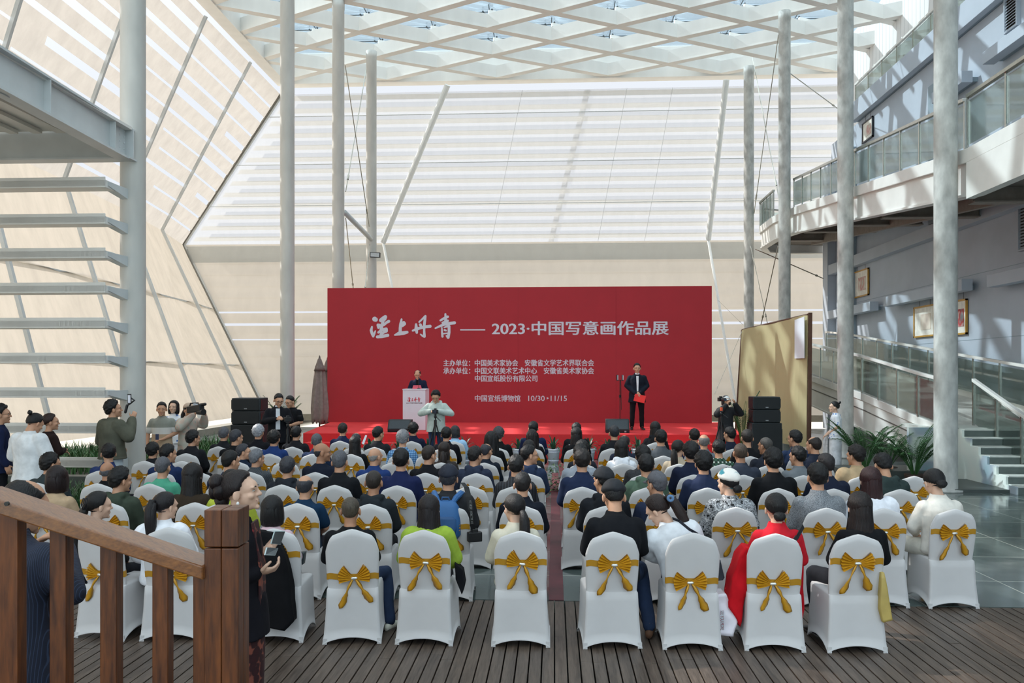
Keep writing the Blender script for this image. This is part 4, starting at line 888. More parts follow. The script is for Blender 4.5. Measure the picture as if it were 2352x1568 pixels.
A = [
(130, 1069, 2, 'f', 'bob', '1c1011', 'plain', 'b59a7c', 'n', 'woman with brown bob in beige sweater'),
(112, 1040, 3, 'm', 'full', K, 'jacket', '30383a', 'r', 'black haired man in grey green jacket beside beige sweater woman'),
(211, 1127, 1, 'f', 'bunlow', K, 'plain', BK, 'r', 'woman with claw clipped black hair in black top'),
(272, 1073, 2, 'm', 'full', K, 'hood', '3a4237', 'r', 'man in olive hooded jacket'),
(245, 1060, 3, 'm', 'bald', GREY_, 'jacket', BK, 'n', 'bald headed man in black next to the olive jacket'),
(250, 1018, 4, 'm', 'short', K, 'jacket', '24335c', 'l', 'dark haired man in bright navy jacket near the thick white column'),
(365, 1128, 1, 'f', 'pony', '191416', 'loose', 'e6e6ea', 'r', 'woman with long ponytail in white shirt'),
(373, 1048, 3, 'm', 'crop', GREY_, 'tee', '4f9a7e', 'n', 'grey haired man in green T-shirt'),
(350, 1016, 5, 'm', 'full', K, 'jacket', B2, 'n', 'curly black haired person in black behind the green T-shirt man'),
(383, 1019, 4, 'm', 'short', K, 'jacket', '1b2a4c', 'r', 'man in blue jacket between green T-shirt man and long haired woman'),
(441, 988, 6, 'm', 'full', K, 'jacket', B2, 'r', 'stout black haired man in black suit near the white floral cameraman'),
(434, 1062, 2, 'f', 'longest', '141011', 'jacket', '33291f', 'n', 'woman with very long black hair in dark brown jacket'),
(514, 980, 7, 'm', 'short', GREY_, 'jacket', B2, 'n', 'grey haired man in black suit in front of left speaker stack'),
(540, 986, 6, 'm', 'short', SALT, 'jacket', BK, 'r', 'salt and pepper haired man in black coat'),
(593, 975, 7, 'm', 'full', GREYW, 'jacket', '14151a', 'n', 'white haired man in black suit'),
(526, 1033, 3, 'm', 'crop', K, 'jacket', '1c2740', 'r', 'man in navy jacket with backpack strap'),
(557, 1033, 5, 'm', 'short', SALT, 'jacket', '182436', 'R', 'man turned sideways between navy jackets and grey check suit'),
(587, 1031, 4, 'm', 'short', '6a6b70', 'jacket', CHK, 'r', 'grey haired man in charcoal check suit'),
(530, 1078, 2, 'f', 'bobshort', K, 'loose', 'a9b23f', 'n', 'person in yellow green jacket half hidden by the standing woman'),
(618, 1140, 1, 'f', 'bob', K, 'plain', 'd0b1b8', 'n', 'woman with black bob in pink cardigan'),
(629, 988, 6, 'm', 'full', K, 'jacket', '1f3566', 'n', 'dark haired man in royal blue jacket'),
(680, 978, 7, 'm', 'short', K, 'jacket', B2, 'n', 'black haired man in black suit left of the red stage corner'),
(727, 995, 6, 'm', 'crop', GREY_, 'jacket', '22304c', 'n', 'grey cropped man in slate blue jacket'),
(787, 971, 8, 'm', 'short', '241c19', 'jacket', '1a2340', 'n', 'man in navy suit with thinning brown hair'),
(737, 1014, 4, 'm', 'bald', SALT, 'plain', '171c2a', 'R', 'bald man looking sideways in navy sweater'),
(780, 1033, 3, 'm', 'crop', GREY_, 'jacket', '15171b', 'n', 'broad grey cropped man in black jacket'),
(660, 1048, 3, 'm', 'short', SALT, 'hood', '23262c', 'n', 'grey dark haired man in black hooded coat'),
(818, 992, 7, 'm', 'thin', SALT, 'jacket', '8a8378', 'n', 'thin haired man in beige grey jacket holding papers'),
(815, 1000, 6, 'f', 'long', K, 'jacket', BK, 'n', 'woman with shoulder length black hair in black'),
(867, 979, 7, 'm', 'short', K, 'jacket', '202226', 'r', 'black haired man in charcoal suit below the stage monitor'),
(859, 1026, 4, 'm', 'bald', '8f8a86', 'jacket', '22386a', 'r', 'pale bald man in blue jacket'),
(925, 987, 6, 'm', 'full', '7d7d80', 'tee', BLCHK, 'n', 'man with grey swept hair in blue checked shirt'),
(949, 970, 8, 'm', 'full', K, 'jacket', '1a2036', 'n', 'thick black haired man in navy suit before the lectern'),
(921, 1029, 3, 'm', 'short', K, 'jacket', '1b2347', 'n', 'black haired man in plain navy blue jacket with tiny logo'),
(983, 1022, 4, 'm', 'crop', '2a211d', 'jacket', '15161a', 'r', 'cropped man in black coat with white collar'),
(700, 1088, 2, 'm', 'rim', SALT, 'tee', '15304a', 'n', 'balding man in teal navy polo shirt'),
(858, 1077, 2, 'm', 'buzz', '2c2521', 'hood', '22272b', 'n', 'tanned cropped man in black hooded vest'),
(803, 1138, 1, 'm', 'buzz', '4a4238', 'plain', '131417', 'n', 'man with buzz cut in black sweater and jeans'),
(985, 1135, 1, 'f', 'longest', '1a1416', 'loose', '93ac3e', 'n', 'woman with long black hair in lime green ruffled top'),
(1181, 1132, 1, 'f', 'ponylow', '171314', 'jacket', 'cfc7b4', 'l', 'woman with ponytail in cream jacket with olive collar'),
(1025, 980, 7, 'm', 'short', K, 'jacket', '14151b', 'n', 'black haired man in black velvet jacket'),
(1045, 977, 8, 'f', 'bobshort', '2a2a2d', 'loose', '9cc0df', 'n', 'woman with sleek bob in pale blue top'),
(1020, 1013, 5, 'f', 'halfup', '231a17', 'jacket', '3a3431', 'n', 'woman with half tied dark hair by the man in velvet'),
(1087, 1024, 4, 'm', 'short', '1d1a1a', 'hood', '2b3244', 'r', 'man in slate navy hooded jacket with badge'),
(1115, 1016, 5, 'm', 'thin', SALT, 'jacket', '18202c', 'r', 'bald crowned man in dark navy jacket'),
(1030, 1066, 2, 'm', 'short', SALT, 'loose', '2a2b2e', 'n', 'man in navy cap wearing a blue backpack'),
(1128, 989, 6, 'f', 'curly', K, 'jacket', BK, 'n', 'woman with wavy black hair in black'),
(1145, 980, 7, 'm', 'full', '3d3d40', 'jacket', BK, 'n', 'person with grey curls in black jacket'),
(1185, 1044, 3, 'm', 'short', '1e1b1b', 'jacket', PIN, 'n', 'man in black pinstripe jacket'),
(1200, 1083, 2, 'm', 'crop', '242020', 'jacket', '161a24', 'n', 'man with faded crop and folded arms in black jacket'),
(1213, 1021, 4, 'm', 'short', K, 'hood', '27324a', 'R', 'man in glasses and navy rain jacket'),
(1215, 1009, 5, 'f', 'bunlow', K, 'jacket', '26282b', 'n', 'woman with low bun behind the navy rain jacket'),
(1225, 967, 8, 'm', 'short', K, 'jacket', '1a2444', 'n', 'man in navy suit left of the centre plant pot'),
(1222, 985, 7, 'f', 'curly', '1a1212', 'jacket', '141315', 'n', 'woman with long curly hair in black beside the aisle'),
(1324, 970, 8, 'm', 'short', K, 'jacket', '18191e', 'n', 'black haired man beyond the ponytail woman at the aisle'),
(1324, 980, 7, 'f', 'longest', '191314', 'jacket', '121215', 'n', 'woman with long tied hair in black right of the aisle'),
(1337, 1011, 5, 'f', 'full', K, 'jacket', '23252c', 'n', 'black haired person behind the grey top at the aisle'),
(1333, 1019, 4, 'm', 'short', K, 'jacket', '8d939c', 'n', 'man in grey top showing white at the aisle'),
(1337, 1030, 3, 'm', 'short', '211b19', 'jacket', '202a44', 'n', 'man in slate navy jacket first right of the aisle'),
(1413, 976, 7, 'm', 'crop', '2b2c30', 'jacket', '191a1e', 'n', 'grey black haired man in black suit under right stage monitor'),
(1434, 997, 6, 'm', 'thin', '2a2628', 'jacket', '1e2536', 'n', 'balding man in navy behind the white jacket woman'),
(1427, 1009, 5, 'f', 'long', K, 'hood', 'dfe1e6', 'n', 'woman with long black hair in white hooded jacket'),
(1389, 1072, 2, 'm', 'short', K, 'hood', '1b1d22', 'l', 'man in black leather cap and black hooded coat'),
(1413, 1107, 1, 'm', 'crop', K, 'jacket', '15161a', 'd', 'man in black cap and black jacket bowing his head'),
(1484, 1042, 3, 'm', 'short', K, 'hood', '4d6152', 'n', 'short haired man in green hooded jacket'),
(1477, 1023, 4, 'm', 'full', K, 'jacket', KNITB, 'n', 'person in black patterned jacket beside green hood'),
(1505, 967, 8, 'f', 'long', K, 'hood', '1b1c20', 'n', 'woman with long black hair below the presenter'),
(1518, 986, 6, 'm', 'short', K, 'jacket', '4a4e53', 'n', 'man with rounded black hair in grey jacket'),
(1507, 1082, 2, 'm', 'short', GREY_, 'jacket', '222a40', 'l', 'man in grey baseball cap and navy blazer'),
(1524, 1146, 1, 'f', 'pony', '231613', 'loose', 'd8dade', 's', 'woman with blue scrunchie leaning left in white sweater'),
(1556, 1009, 5, 'f', 'ponylow', '17120f', 'jacket', 'b5a58f', 'r', 'woman with ponytail in beige jacket'),
(1587, 1014, 4, 'm', 'full', '191617', 'jacket', '1a2136', 'n', 'man in dark navy suit behind black haired blazer man'),
(1616, 1036, 3, 'm', 'full', K, 'jacket', '222b44', 'n', 'thick black haired man in navy blazer'),
(1595, 984, 7, 'm', 'short', '191312', 'jacket', '242f52', 'n', 'man with wide ears in blue suit'),
(1617, 995, 6, 'm', 'rim', '6d6a68', 'jacket', '5f666e', 'n', 'bald topped man in grey shirt'),
(1651, 1009, 5, 'm', 'short', K, 'tee', GRPL, 'n', 'man in green plaid shirt'),
(1678, 980, 7, 'm', 'short', K, 'jacket', '1a2030', 'l', 'man in glasses and black suit below the photographer'),
(1676, 1078, 2, 'f', 'bunlow', K, 'loose', FLOR, 'l', 'woman in white flowered beret and leaf print jacket'),
(1716, 985, 6, 'm', 'crop', '2a2422', 'plain', '141518', 'n', 'cropped man in black sweater near right speaker stack'),
(1701, 1015, 4, 'm', 'buzz', '4a3d33', 'jacket', '333844', 'n', 'tan buzz cut man in charcoal suit'),
(1761, 1002, 5, 'm', 'buzz', '45423f', 'jacket', '20242e', 'l', 'greying buzz cut man in slate jacket'),
(1776, 1029, 3, 'm', 'full', K, 'jacket', '131417', 'n', 'black haired man in black track jacket with white mark'),
(1784, 1131, 1, 'f', 'bunlow', K, 'jacket', 'c01f2c', 'n', 'woman with low bun in red jacket'),
(1828, 987, 6, 'm', 'short', K, 'jacket', '1c2a44', 'l', 'man in glasses and navy suit before the bamboo screen'),
(1835, 1024, 4, 'm', 'short', K, 'jacket', '6a6f74', 'l', 'black haired man in grey jacket'),
(1872, 1000, 5, 'm', 'thin', '241a17', 'jacket', '1c2230', 'l', 'balding man in navy suit left of the hostess'),
(1878, 1062, 2, 'm', 'short', K, 'jacket', TWEED, 'n', 'black haired man in grey tweed jacket'),
(1899, 1040, 3, 'm', 'crop', '252122', 'jacket', '1b2132', 'l', 'faded crop man in navy blazer behind the tweed jacket'),
(1968, 1022, 4, 'm', 'full', '1a1412', 'loose', 'ad9676', 'l', 'man in khaki shirt with lettering on the back'),
(2000, 1071, 2, 'f', 'long', RED_, 'loose', 'e3e4ea', 'n', 'woman with reddish brown hair in white top'),
(1982, 1128, 1, 'f', 'longest', '1a1110', 'plain', '131417', 'n', 'woman with long brown black hair in black cardigan'),
(2037, 1044, 3, 'm', 'short', K, 'hood', '2f3b3a', 'd', 'man in dark green hooded coat'),
(2158, 1080, 2, 'f', 'bunlow', K, 'jacket', 'dcd6cc', 'd', 'woman with low bun in white shirt at the right end'),
]
ORD = ['', 'back row on the wooden deck', 'row just beyond the deck edge', 'third row from the deck', 'fourth row from the deck', 'fifth row from the deck', 'third row from the stage', 'second row from the stage', 'row nearest the stage']
def plabel(who, row):
    t = f'{who}, seated in the {ORD[row]}'; return t if len(t.split()) <= 16 else f'{who}, seated'
def clabel(who):
    for t in (f'white covered chair with gold bow under the {who}', f'white chair with gold bow under the {who}', f'white chair under the {who}'):
        if len(t.split()) <= 16: return t
    return t
LOWBOW = {803, 1524, 1784, 211, 365}
CHX = {1524: 1590, 1982: 1965, 1784: 1783, 803: 801, 1413: 1401, 1181: 1195, 365: 382, 211: 240, 618: 626, 1030: 1028, 1507: 1535, 2000: 2030, 2158: 2187, 2037: 2066, 1968: 1982, 373: 348, 434: 452, 1087: 1095}
CHRZ = {803: .11, 1413: .08, 211: -.16, 365: .1, 618: .06, 1784: -.04, 2158: 0.05, 1982: .05}
SEATED = {}
LEGS = {803: (1, (.31, .30, .53), (.37, .10, .10), (.43, .2, .03)), 1413: (1, (.27, .28, .52), (.30, .02, .10), (.33, .13, .03)), 1982: (0, (-.30, .26, .57), (-.29, .18, .10), (-.31, .28, .03)), 2158: (0, (-.28, .30, .55), (-.25, .22, .10), (-.26, .33, .03))}
JEANS = cloth('27344d'); SHOEB = M('black shoe leather', '141416', .35, coat=.3)
for (px, py, row, sex, hair, hc, kind, col, pose, who) in A:
    Yh = ROWY[row]+.2; X = GX(px, Yh); J = POSES[pose]; key = pose
    if px in LEGS:
        J = {k: (list(v) if isinstance(v, list) else v) for k, v in J.items()}; i_, kn, an, to = LEGS[px]; J['kn'][i_] = kn; J['an'][i_] = an; J['toe'][i_] = to; key = f'{pose}{px}'
    z = HC-(py-860)/F*DY(px, Yh); s = z/toph(J)
    s = min(1.05, max(.87, s)); Xc = GX(CHX[px], ROWY[row]) if px in CHX else X
    m = cloth(col) if isinstance(col, str) else col; kw = {}
    if who.startswith('man in navy cap'): kw = dict(hat='flat', hatm=CAPN)
    if 'leather cap' in who or 'black cap' in who: kw = dict(hat='flat', hatm=CAPD)
    if 'baseball cap' in who: kw = dict(hat='cap', hatm=CAPG)
    if 'beret' in who: kw = dict(hat='beret', hatm=FLOWCAP)
    if 'glasses' in who: kw['glass'] = True
    rx = .8*X+.2*Xc if abs(X-Xc) > .06 and pose != 's' else (Xc if pose == 's' else X)
    bot = JEANS if ('jeans' in who or px == 1413) else cloth(random.choice(('1a1b20', '202126', '2a2b30', '23252e')))
    if px == 2158: bot = cloth('c9c4b8')
    sk = SKIN2 if sex == 'f' else (SKIN3 if hair in ('buzz', 'bald') and px not in (859,) else SKIN)
    o = person((rx, ROWY[row]+.26, 0), CHRZ.get(px, 0), s, plabel(who, row), J, key, sex, hair, hc, kind, m, bot, sk, shoes=(None if row > 2 else M('white sneaker', 'd9d7c8', .6) if px == 803 else M('brown suede', '5a3d2a', .8) if px == 1413 else SHOEB), face=pose in 'RLsl', **kw)
    SEATED[px] = o
    zs = .56 if px in LOWBOW else (.70 if px in (985, 1181, 1413) else .74)
    chair(Xc, ROWY[row], clabel(who), zs, CHRZ.get(px, random.uniform(-.04, .04)), row)
EMPTY = [(1078, 3, 'beside the man with blue backpack'), (495, 5, 'left of the man turned sideways'), (1470, 5, 'right of the white hooded jacket'), (655, 5, 'in front of the royal blue jacket row'), (905, 5, 'in front of the blue checked shirt'), (690, 6, 'between royal blue and slate blue jackets'), (765, 6, 'behind the man in navy suit with thinning hair'), (1735, 5, 'between green plaid and slate jacket'), (1480, 7, 'below the presenter on stage'), (1560, 6, 'left of the bald topped man in grey shirt'), (420, 5, 'behind the stout man in black suit'), (985, 6, 'right of the blue checked shirt'), (2100, 4, 'at the far right end by the palms'), (640, 2, 'just left of the teal navy polo man'), (1098, 2, 'right of the man wearing the blue backpack'), (455, 4, 'left of the navy jackets with dark hair')]
for px, row, w in EMPTY:
    X = GX(px, ROWY[row])
    if all(abs(X-x) > .44 or abs(ROWY[row]-y) > .6 for x, y in CH): chair(X, ROWY[row], f'empty white chair with gold bow {w}', .74, random.uniform(-.04, .04), row)
# ------------------------------------------------------------------ stage, backdrop and its lettering
ZS = .67; YB = 26.3; YF = 21.35
CARP = M('red stage carpet', 'cf2a2e', .9, var=.05, nscale=40, bump=.1); REDB = M('red banner print', 'a3202b', .75, var=.04, nscale=1.5); LETM = M('silver white print', 'c9cdd6', .6, var=.02)
sg = thing('stage', (-1, 23.8, 0), 'low red carpeted stage in front of the red backdrop', 'stage')
b = MB(); b.hexa([(-6.75, YF, 0), (5.0, YF, 0), (5.55, 26.9, 0), (-7.5, 26.9, 0), (-6.75, YF, ZS), (5.0, YF, ZS), (5.55, 26.9, ZS), (-7.5, 26.9, ZS)]); b.build('platform', CARP, sg, bevel=.02)
for x0, x1 in ((-6.6, -4.0), (2.9, 4.8)):
    b = MB(); b.box(((x0+x1)/2, YF-.2, .22), (x1-x0, .4, .44)); b.box(((x0+x1)/2, YF-.6, .11), (x1-x0, .4, .22)); b.build('step', CARP, sg, bevel=.01)
x0, x1 = PW(752, 700, YB).x, PW(1635, 700, YB).x; zt = PW(1200, 659, YB).z
bd = thing('backdrop_board', ((x0+x1)/2, YB, ZS), 'huge red backdrop board with white Chinese exhibition lettering', 'backdrop')
b = MB(); b.box(((x0+x1)/2, YB+.06, (ZS+zt)/2), (x1-x0, .12, zt-ZS)); b.build('panel', REDB, bd)
b = MB()
for px in (962, 1190, 1415): b.box((GX(px, YB), YB-.0005, (ZS+zt)/2), (.006, .003, zt-ZS))
b.build('panel_seam', M('banner seam', '8a1c26', .8), bd)
b = MB()
for i in range(6): x = x0+.6+i*2.25; b.bar((x, YB+.15, ZS), (x, YB+.15, zt-.1), .06, .06, (1, 0, 0)); b.bar((x, YB+.15, zt-.8), (x, YB+.55, ZS+.02), .05, .05)
b.build('rear_frame', DARKST, bd)
def text_mesh(body, bold=0., shear=0.):
    cu = bpy.data.curves.new('lettering', 'FONT'); cu.body = body; cu.size = 1; cu.offset = bold; cu.shear = shear; cu.extrude = 0; cu.resolution_u = 3
    ob = bpy.data.objects.new('lettering', cu); COL.objects.link(ob); me = bake(ob); bpy.data.objects.remove(ob); return me
def lettering(body, box, mat, parent, place, bold=.012, depth=.004):
    """Letters fitted to a box (x0, z0, x1, z1) on a plane; place maps (x, z, out) to the world."""
    me = text_mesh(body); xs = [v.co.x for v in me.vertices]; ys = [v.co.y for v in me.vertices]
    if not xs: return
    a, c, d, e = min(xs), max(xs), min(ys), max(ys); o = origin(parent)
    for v in me.vertices:
        v.co = place(box[0]+(v.co.x-a)/(c-a)*(box[2]-box[0]), box[1]+(v.co.y-d)/(e-d)*(box[3]-box[1]), depth)-o
    if bold:                                                 # heavier strokes: the outlines laid again a hair to either side
        vs = [v.co.copy() for v in me.vertices]; fs = [list(p.vertices) for p in me.polygons]; ex = place(1, 0, 0)-place(0, 0, 0); ez = place(0, 1, 0)-place(0, 0, 0); nn = (place(0, 0, depth)-place(0, 0, 0)); kx = bold*(box[3]-box[1]); kz = kx*.45; V, Fc = [], []
        for q, (sx, sz) in enumerate(((-1, 0), (1, 0), (0, 1), (0, -1), (-.5, .5), (.5, -.5))): o_ = len(V); V += [v+ex*kx*sx+ez*kz*sz+nn*(.05*q) for v in vs]; Fc += [[i+o_ for i in f] for f in fs]
        me = bpy.data.meshes.new('lettering'); me.from_pydata([tuple(v) for v in V], [], Fc); me.update()
    me.materials.clear(); me.materials.append(mat); ob = bpy.data.objects.new('lettering', me); COL.objects.link(ob); ob.parent = parent; return ob
def onboard(x, z, o): return Vector((x, YB-o, z))
def bbox(px0, py0, px1, py1): a, c = PW(px0, py1, YB), PW(px1, py0, YB); return (a.x, a.z, c.x, c.z)
lettering('2023·中国写意画作品展', bbox(1130.5, 736.5, 1535, 769.5), LETM, bd, onboard, .03)
lettering('主办单位：中国美术家协会　安徽省文学艺术界联合会', bbox(1018.5, 825.5, 1364, 840.8), LETM, bd, onboard, .024)
lettering('承办单位：中国文联美术艺术中心　安徽省美术家协会', bbox(1018.5, 843.5, 1364, 858.8), LETM, bd, onboard, .024)
lettering('中国宣纸股份有限公司', bbox(1091, 861.5, 1234, 876), LETM, bd, onboard, .024)
lettering('中国宣纸博物馆', bbox(1091, 907, 1195, 922), LETM, bd, onboard, .02)
lettering('10/30', bbox(1213.5, 908.5, 1251, 920.5), LETM, bd, onboard, .01); lettering('11/15', bbox(1265, 908.5, 1302, 920.5), LETM, bd, onboard, .01)
b = MB(); q = [PW(x, y, YB)-Vector((0, .004, 0)) for x, y in ((1256, 911.5), (1256, 917), (1261, 914.2))]; b.quad(*q); b.build('lettering', LETM, bd)
STROKES = [[(318, 138, 44), (336, 146, 40)], [(270, 278, 17), (255, 340, 27), (272, 400, 26), (292, 450, 20), (312, 400, 20), (330, 352, 13)], [(430, 160, 34), (470, 125, 34), (510, 98, 33), (500, 140, 28)], [(478, 150, 27), (455, 230, 27), (440, 300, 29), (428, 370, 28)], [(486, 245, 20), (530, 200, 24), (572, 178, 27)], [(380, 245, 28), (386, 292, 22)], [(408, 238, 18), (400, 280, 16)], [(388, 378, 22), (440, 335, 25), (525, 318, 30), (528, 350, 30), (470, 385, 22), (430, 420, 26)], [(366, 458, 26), (450, 450, 30), (553, 430, 29)],
 [(803, 142, 17), (788, 220, 26), (780, 300, 28), (778, 375, 28)], [(842, 205, 32), (848, 222, 36), (815, 258, 26)], [(680, 424, 14), (760, 398, 36), (840, 388, 34), (902, 374, 26)],
 [(1122, 190, 16), (1180, 135, 17), (1232, 84, 20), (1224, 150, 24), (1212, 240, 24), (1210, 340, 20), (1214, 450, 25), (1180, 440, 18), (1145, 412, 12)], [(1064, 232, 20), (1068, 310, 32), (1078, 382, 22)], [(1140, 240, 26), (1148, 252, 24)], [(1006, 346, 18), (1090, 312, 27), (1200, 280, 26), (1316, 268, 29)],
 [(1592, 48, 17), (1596, 130, 22), (1590, 230, 24)], [(1503, 162, 18), (1570, 125, 24), (1634, 96, 24)], [(1545, 205, 22), (1632, 168, 24)], [(1412, 302, 14), (1500, 262, 22), (1600, 225, 26), (1756, 205, 28)], [(1528, 292, 13), (1532, 380, 18), (1540, 452, 21)], [(1570, 290, 12), (1620, 270, 20), (1658, 268, 25), (1658, 380, 26), (1642, 468, 27), (1612, 440, 14)], [(1578, 335, 18), (1602, 345, 16)], [(1560, 400, 14), (1620, 392, 13)]]
def brush(parent, mat, place, o):
    b = MB()
    for si_, st_ in enumerate(STROKES):
        n = 10; pts = []
        for (x, y, r), (X, Y, R) in zip(st_, st_[1:]):
            for k in range(6): t = k/6; pts.append((x+(X-x)*t, y+(Y-y)*t, r+(R-r)*t))
        pts.append(st_[-1])
        for i, (x, y, r) in enumerate(pts):                  # overlapping ink discs and the hull between them
            b.add([place(x+r*math.cos(6.28318*k/14), y+r*math.sin(6.28318*k/14), o+i*2e-5+si_*4e-4) for k in range(14)], [tuple(range(14))[::-1]])
        for (x, y, r), (X, Y, R) in zip(pts, pts[1:]):
            d = math.hypot(X-x, Y-y) or 1; nx, ny = -(Y-y)/d, (X-x)/d; b.add([place(x+nx*r, y+ny*r, o-2e-5+si_*4e-4), place(X+nx*R, Y+ny*R, o-2e-5+si_*4e-4), place(X-nx*R, Y-ny*R, o-2e-5+si_*4e-4), place(x-nx*r, y-ny*r, o-2e-5+si_*4e-4)], [(0, 1, 2, 3)])
    return b.build('calligraphy', mat, parent)
brush(bd, LETM, lambda x, y, o: PW(820+x/7.84, 715+y/7.84, YB)-Vector((0, o, 0)), .003)
b = MB(); a, c = PW(1057, 757.2, YB), PW(1114.5, 757.2, YB); b.bar(a-Vector((0, .003, 0)), c-Vector((0, .003, 0)), .004, .04); b.build('lettering', LETM, bd)
# lectern
YL = 22.6; lx0, lx1 = GX(925, YL), GX(977, YL); zl = PW(950, 895, YL).z
lc = thing('lectern', ((lx0+lx1)/2, YL+.25, ZS), 'white box lectern with small red brush lettering on stage', 'lectern')
LW = M('lectern white', 'dcd8e0', .5, var=.02); b = MB(); b.hexa([(lx0, YL, ZS), (lx1, YL, ZS), (lx1+.03, YL+.5, ZS), (lx0+.03, YL+.5, ZS), (lx0, YL, zl), (lx1, YL, zl), (lx1+.03, YL+.5, zl), (lx0+.03, YL+.5, zl)]); b.build('body', LW, lc, bevel=.008)
b = MB(); b.box(((lx0+lx1)/2+.01, YL+.25, zl+.012), (lx1-lx0+.03, .54, .024)); b.build('top', LW, lc, bevel=.005)
REDT = M('red print', 'c92c3c', .6)
brush(lc, REDT, lambda x, y, o: PW(936+(x-230)/1555*30, 911+(y-30)/460*11.5, YL)-Vector((0, o, 0)), .002)
a, c = PW(933, 927, YL), PW(970, 923.6, YL); lettering('2023·中国写意画作品展', (a.x, a.z, c.x, c.z), REDT, lc, lambda x, z, o: Vector((x, YL-.002, z)), .004)
mc = thing('microphone', ((lx0+lx1)/2+.1, YL+.2, zl+.02), 'thin gooseneck microphone on the white lectern', 'microphone'); p = Vector(((lx0+lx1)/2+.1, YL+.2, zl+.024))
b = MB(); b.lathe([(.05, 0), (.05, .015), (.02, .025)], p, 14); b.build('base', RUBBER, mc)
b = MB(); b.tube([p, p+Vector((0, 0, .15)), p+Vector((-.01, .04, .26)), p+Vector((-.02, .1, .31))], .006, 6); b.build('gooseneck', RUBBER, mc)
b = MB(); b.tube([p+Vector((-.02, .09, .305)), p+Vector((-.025, .14, .33))], .013, 8, True); b.build('capsule', RUBBER, mc)
# stage monitors
SPK = M('speaker cabinet', '1b2226', .6, var=.15, nscale=30); GRL = M('speaker grille', '14181b', .7, var=.3, nscale=180)
def monitor(px0, px1, py0, py1, label):
    Y = 21.75; a, c = PW(px0, py1, Y), PW(px1, py0, Y); r = thing('stage_monitor', ((a.x+c.x)/2, Y+.2, ZS), label, 'speaker'); h = c.z-ZS
    b = MB(); b.prism([(a.x, Y, ZS), (a.x, Y+.42, ZS), (a.x, Y+.36, ZS+h), (a.x, Y+.12, ZS+h*.98), (a.x, Y-.02, ZS+h*.25)], (c.x-a.x, 0, 0)); b.build('cabinet', SPK, r, bevel=.012)
    b = MB(); b.quad(*(Vector(q) for q in ((a.x+.04, Y-.026, ZS+h*.3), (c.x-.04, Y-.026, ZS+h*.3), (c.x-.04, Y+.105, ZS+h*.93), (a.x+.04, Y+.105, ZS+h*.93)))); b.build('grille', M('monitor front', '2c373d', .5, var=.15, nscale=60), r)
    b = MB(); b.box(((a.x+c.x)/2+.2, Y-.03, ZS+h*.12), (.05, .02, .04)); b.build('socket', M('socket grey', '8a8d90', .4), r)
monitor(890, 943, 964, 991, 'black wedge monitor on the stage edge left of lectern'); monitor(1392, 1446, 963, 990, 'black wedge monitor on the stage edge before the presenter')
def speaker(px0, px1, py0, py1, D, dep, label):
    a, c = P(px0, py1, D), P(px1, py0, D); a.z = max(a.z, 0); r = thing('line_array_speaker', ((a.x+c.x)/2, a.y+dep/2, a.z), label, 'speaker', 0, 'stacked loudspeakers'); y = (a.y+c.y)/2
    b = MB(); b.box(((a.x+c.x)/2, y+dep/2, (a.z+c.z)/2), (c.x-a.x, dep, c.z-a.z)); b.build('cabinet', SPK, r, bevel=.02)
    b = MB(); b.box(((a.x+c.x)/2, y-.008, (a.z+c.z)/2), (c.x-a.x-.06, .016, c.z-a.z-.05)); b.build('grille', GRL, r)
    b = MB(); b.box(((a.x+c.x)/2, y-.018, a.z+(c.z-a.z)*.18), (.07, .006, .022)); b.build('badge', M('badge grey', '8c8f92', .4), r)
    b = MB()
    for s in (-1, 1): b.box(((a.x+c.x)/2+s*((c.x-a.x)/2-.0), y+.06, (a.z+c.z)/2), (.03, .08, (c.z-a.z)*.7))
    b.build('rigging_plate', RUBBER, r)
for (x0, x1, D, ys, w) in ((531, 598, 19.4, (914, 944, 975, 1076), 'left of the stage'), (1731, 1792, 20.2, (911, 941, 971, 1066), 'right of the stage')):
    for k, nm in enumerate(('topmost black loudspeaker of the stack', 'middle black loudspeaker of the stack', 'big bottom black loudspeaker of the stack')):
        speaker(x0-(3 if k == 2 else 0), x1+(4 if k == 2 else 0), ys[k], ys[k+1]-.4, D, .55, f'{nm} {w}')
# microphone stand with two clipped phones
ms = P(1424, 978, 23.2); ms.z = ZS; r = thing('clip_stand', ms, 'thin black stand with two bright clipped phones beside the presenter', 'stand')
b = MB()
for k in range(3): a = k*2.094+.4; b.tube([ms+Vector((0, 0, .22)), ms+Vector((math.cos(a)*.28, math.sin(a)*.28, .012))], .012, 6)
b.build('tripod_base', RUBBER, r)
zt_ = P(1424, 873, 23.2).z; b = MB(); b.tube([ms+Vector((0, 0, .1)), Vector((ms.x, ms.y, zt_))], .011, 8); b.tube([(ms.x, ms.y, zt_-.5), (ms.x, ms.y, zt_-.42)], .03, 8); b.tube([(ms.x+.04, ms.y, zt_-.85), (ms.x+.02, ms.y, zt_)], .009, 6); b.build('pole', RUBBER, r)
b = MB(); b.tube([(ms.x-.09, ms.y, zt_), (ms.x+.1, ms.y, zt_)], .01, 6); b.build('crossbar', RUBBER, r)
for s in (-.075, .075):
    b = MB(); b.box((ms.x+s, ms.y-.01, zt_+.07), (.055, .02, .17)); o = b.build('phone_holder', RUBBER, r, bevel=.006); b = MB(); b.box((ms.x+s+.012, ms.y-.022, zt_+.08), (.02, .004, .13)); b.build('bright_edge', M('phone edge', 'cfd6dc', .2), o)
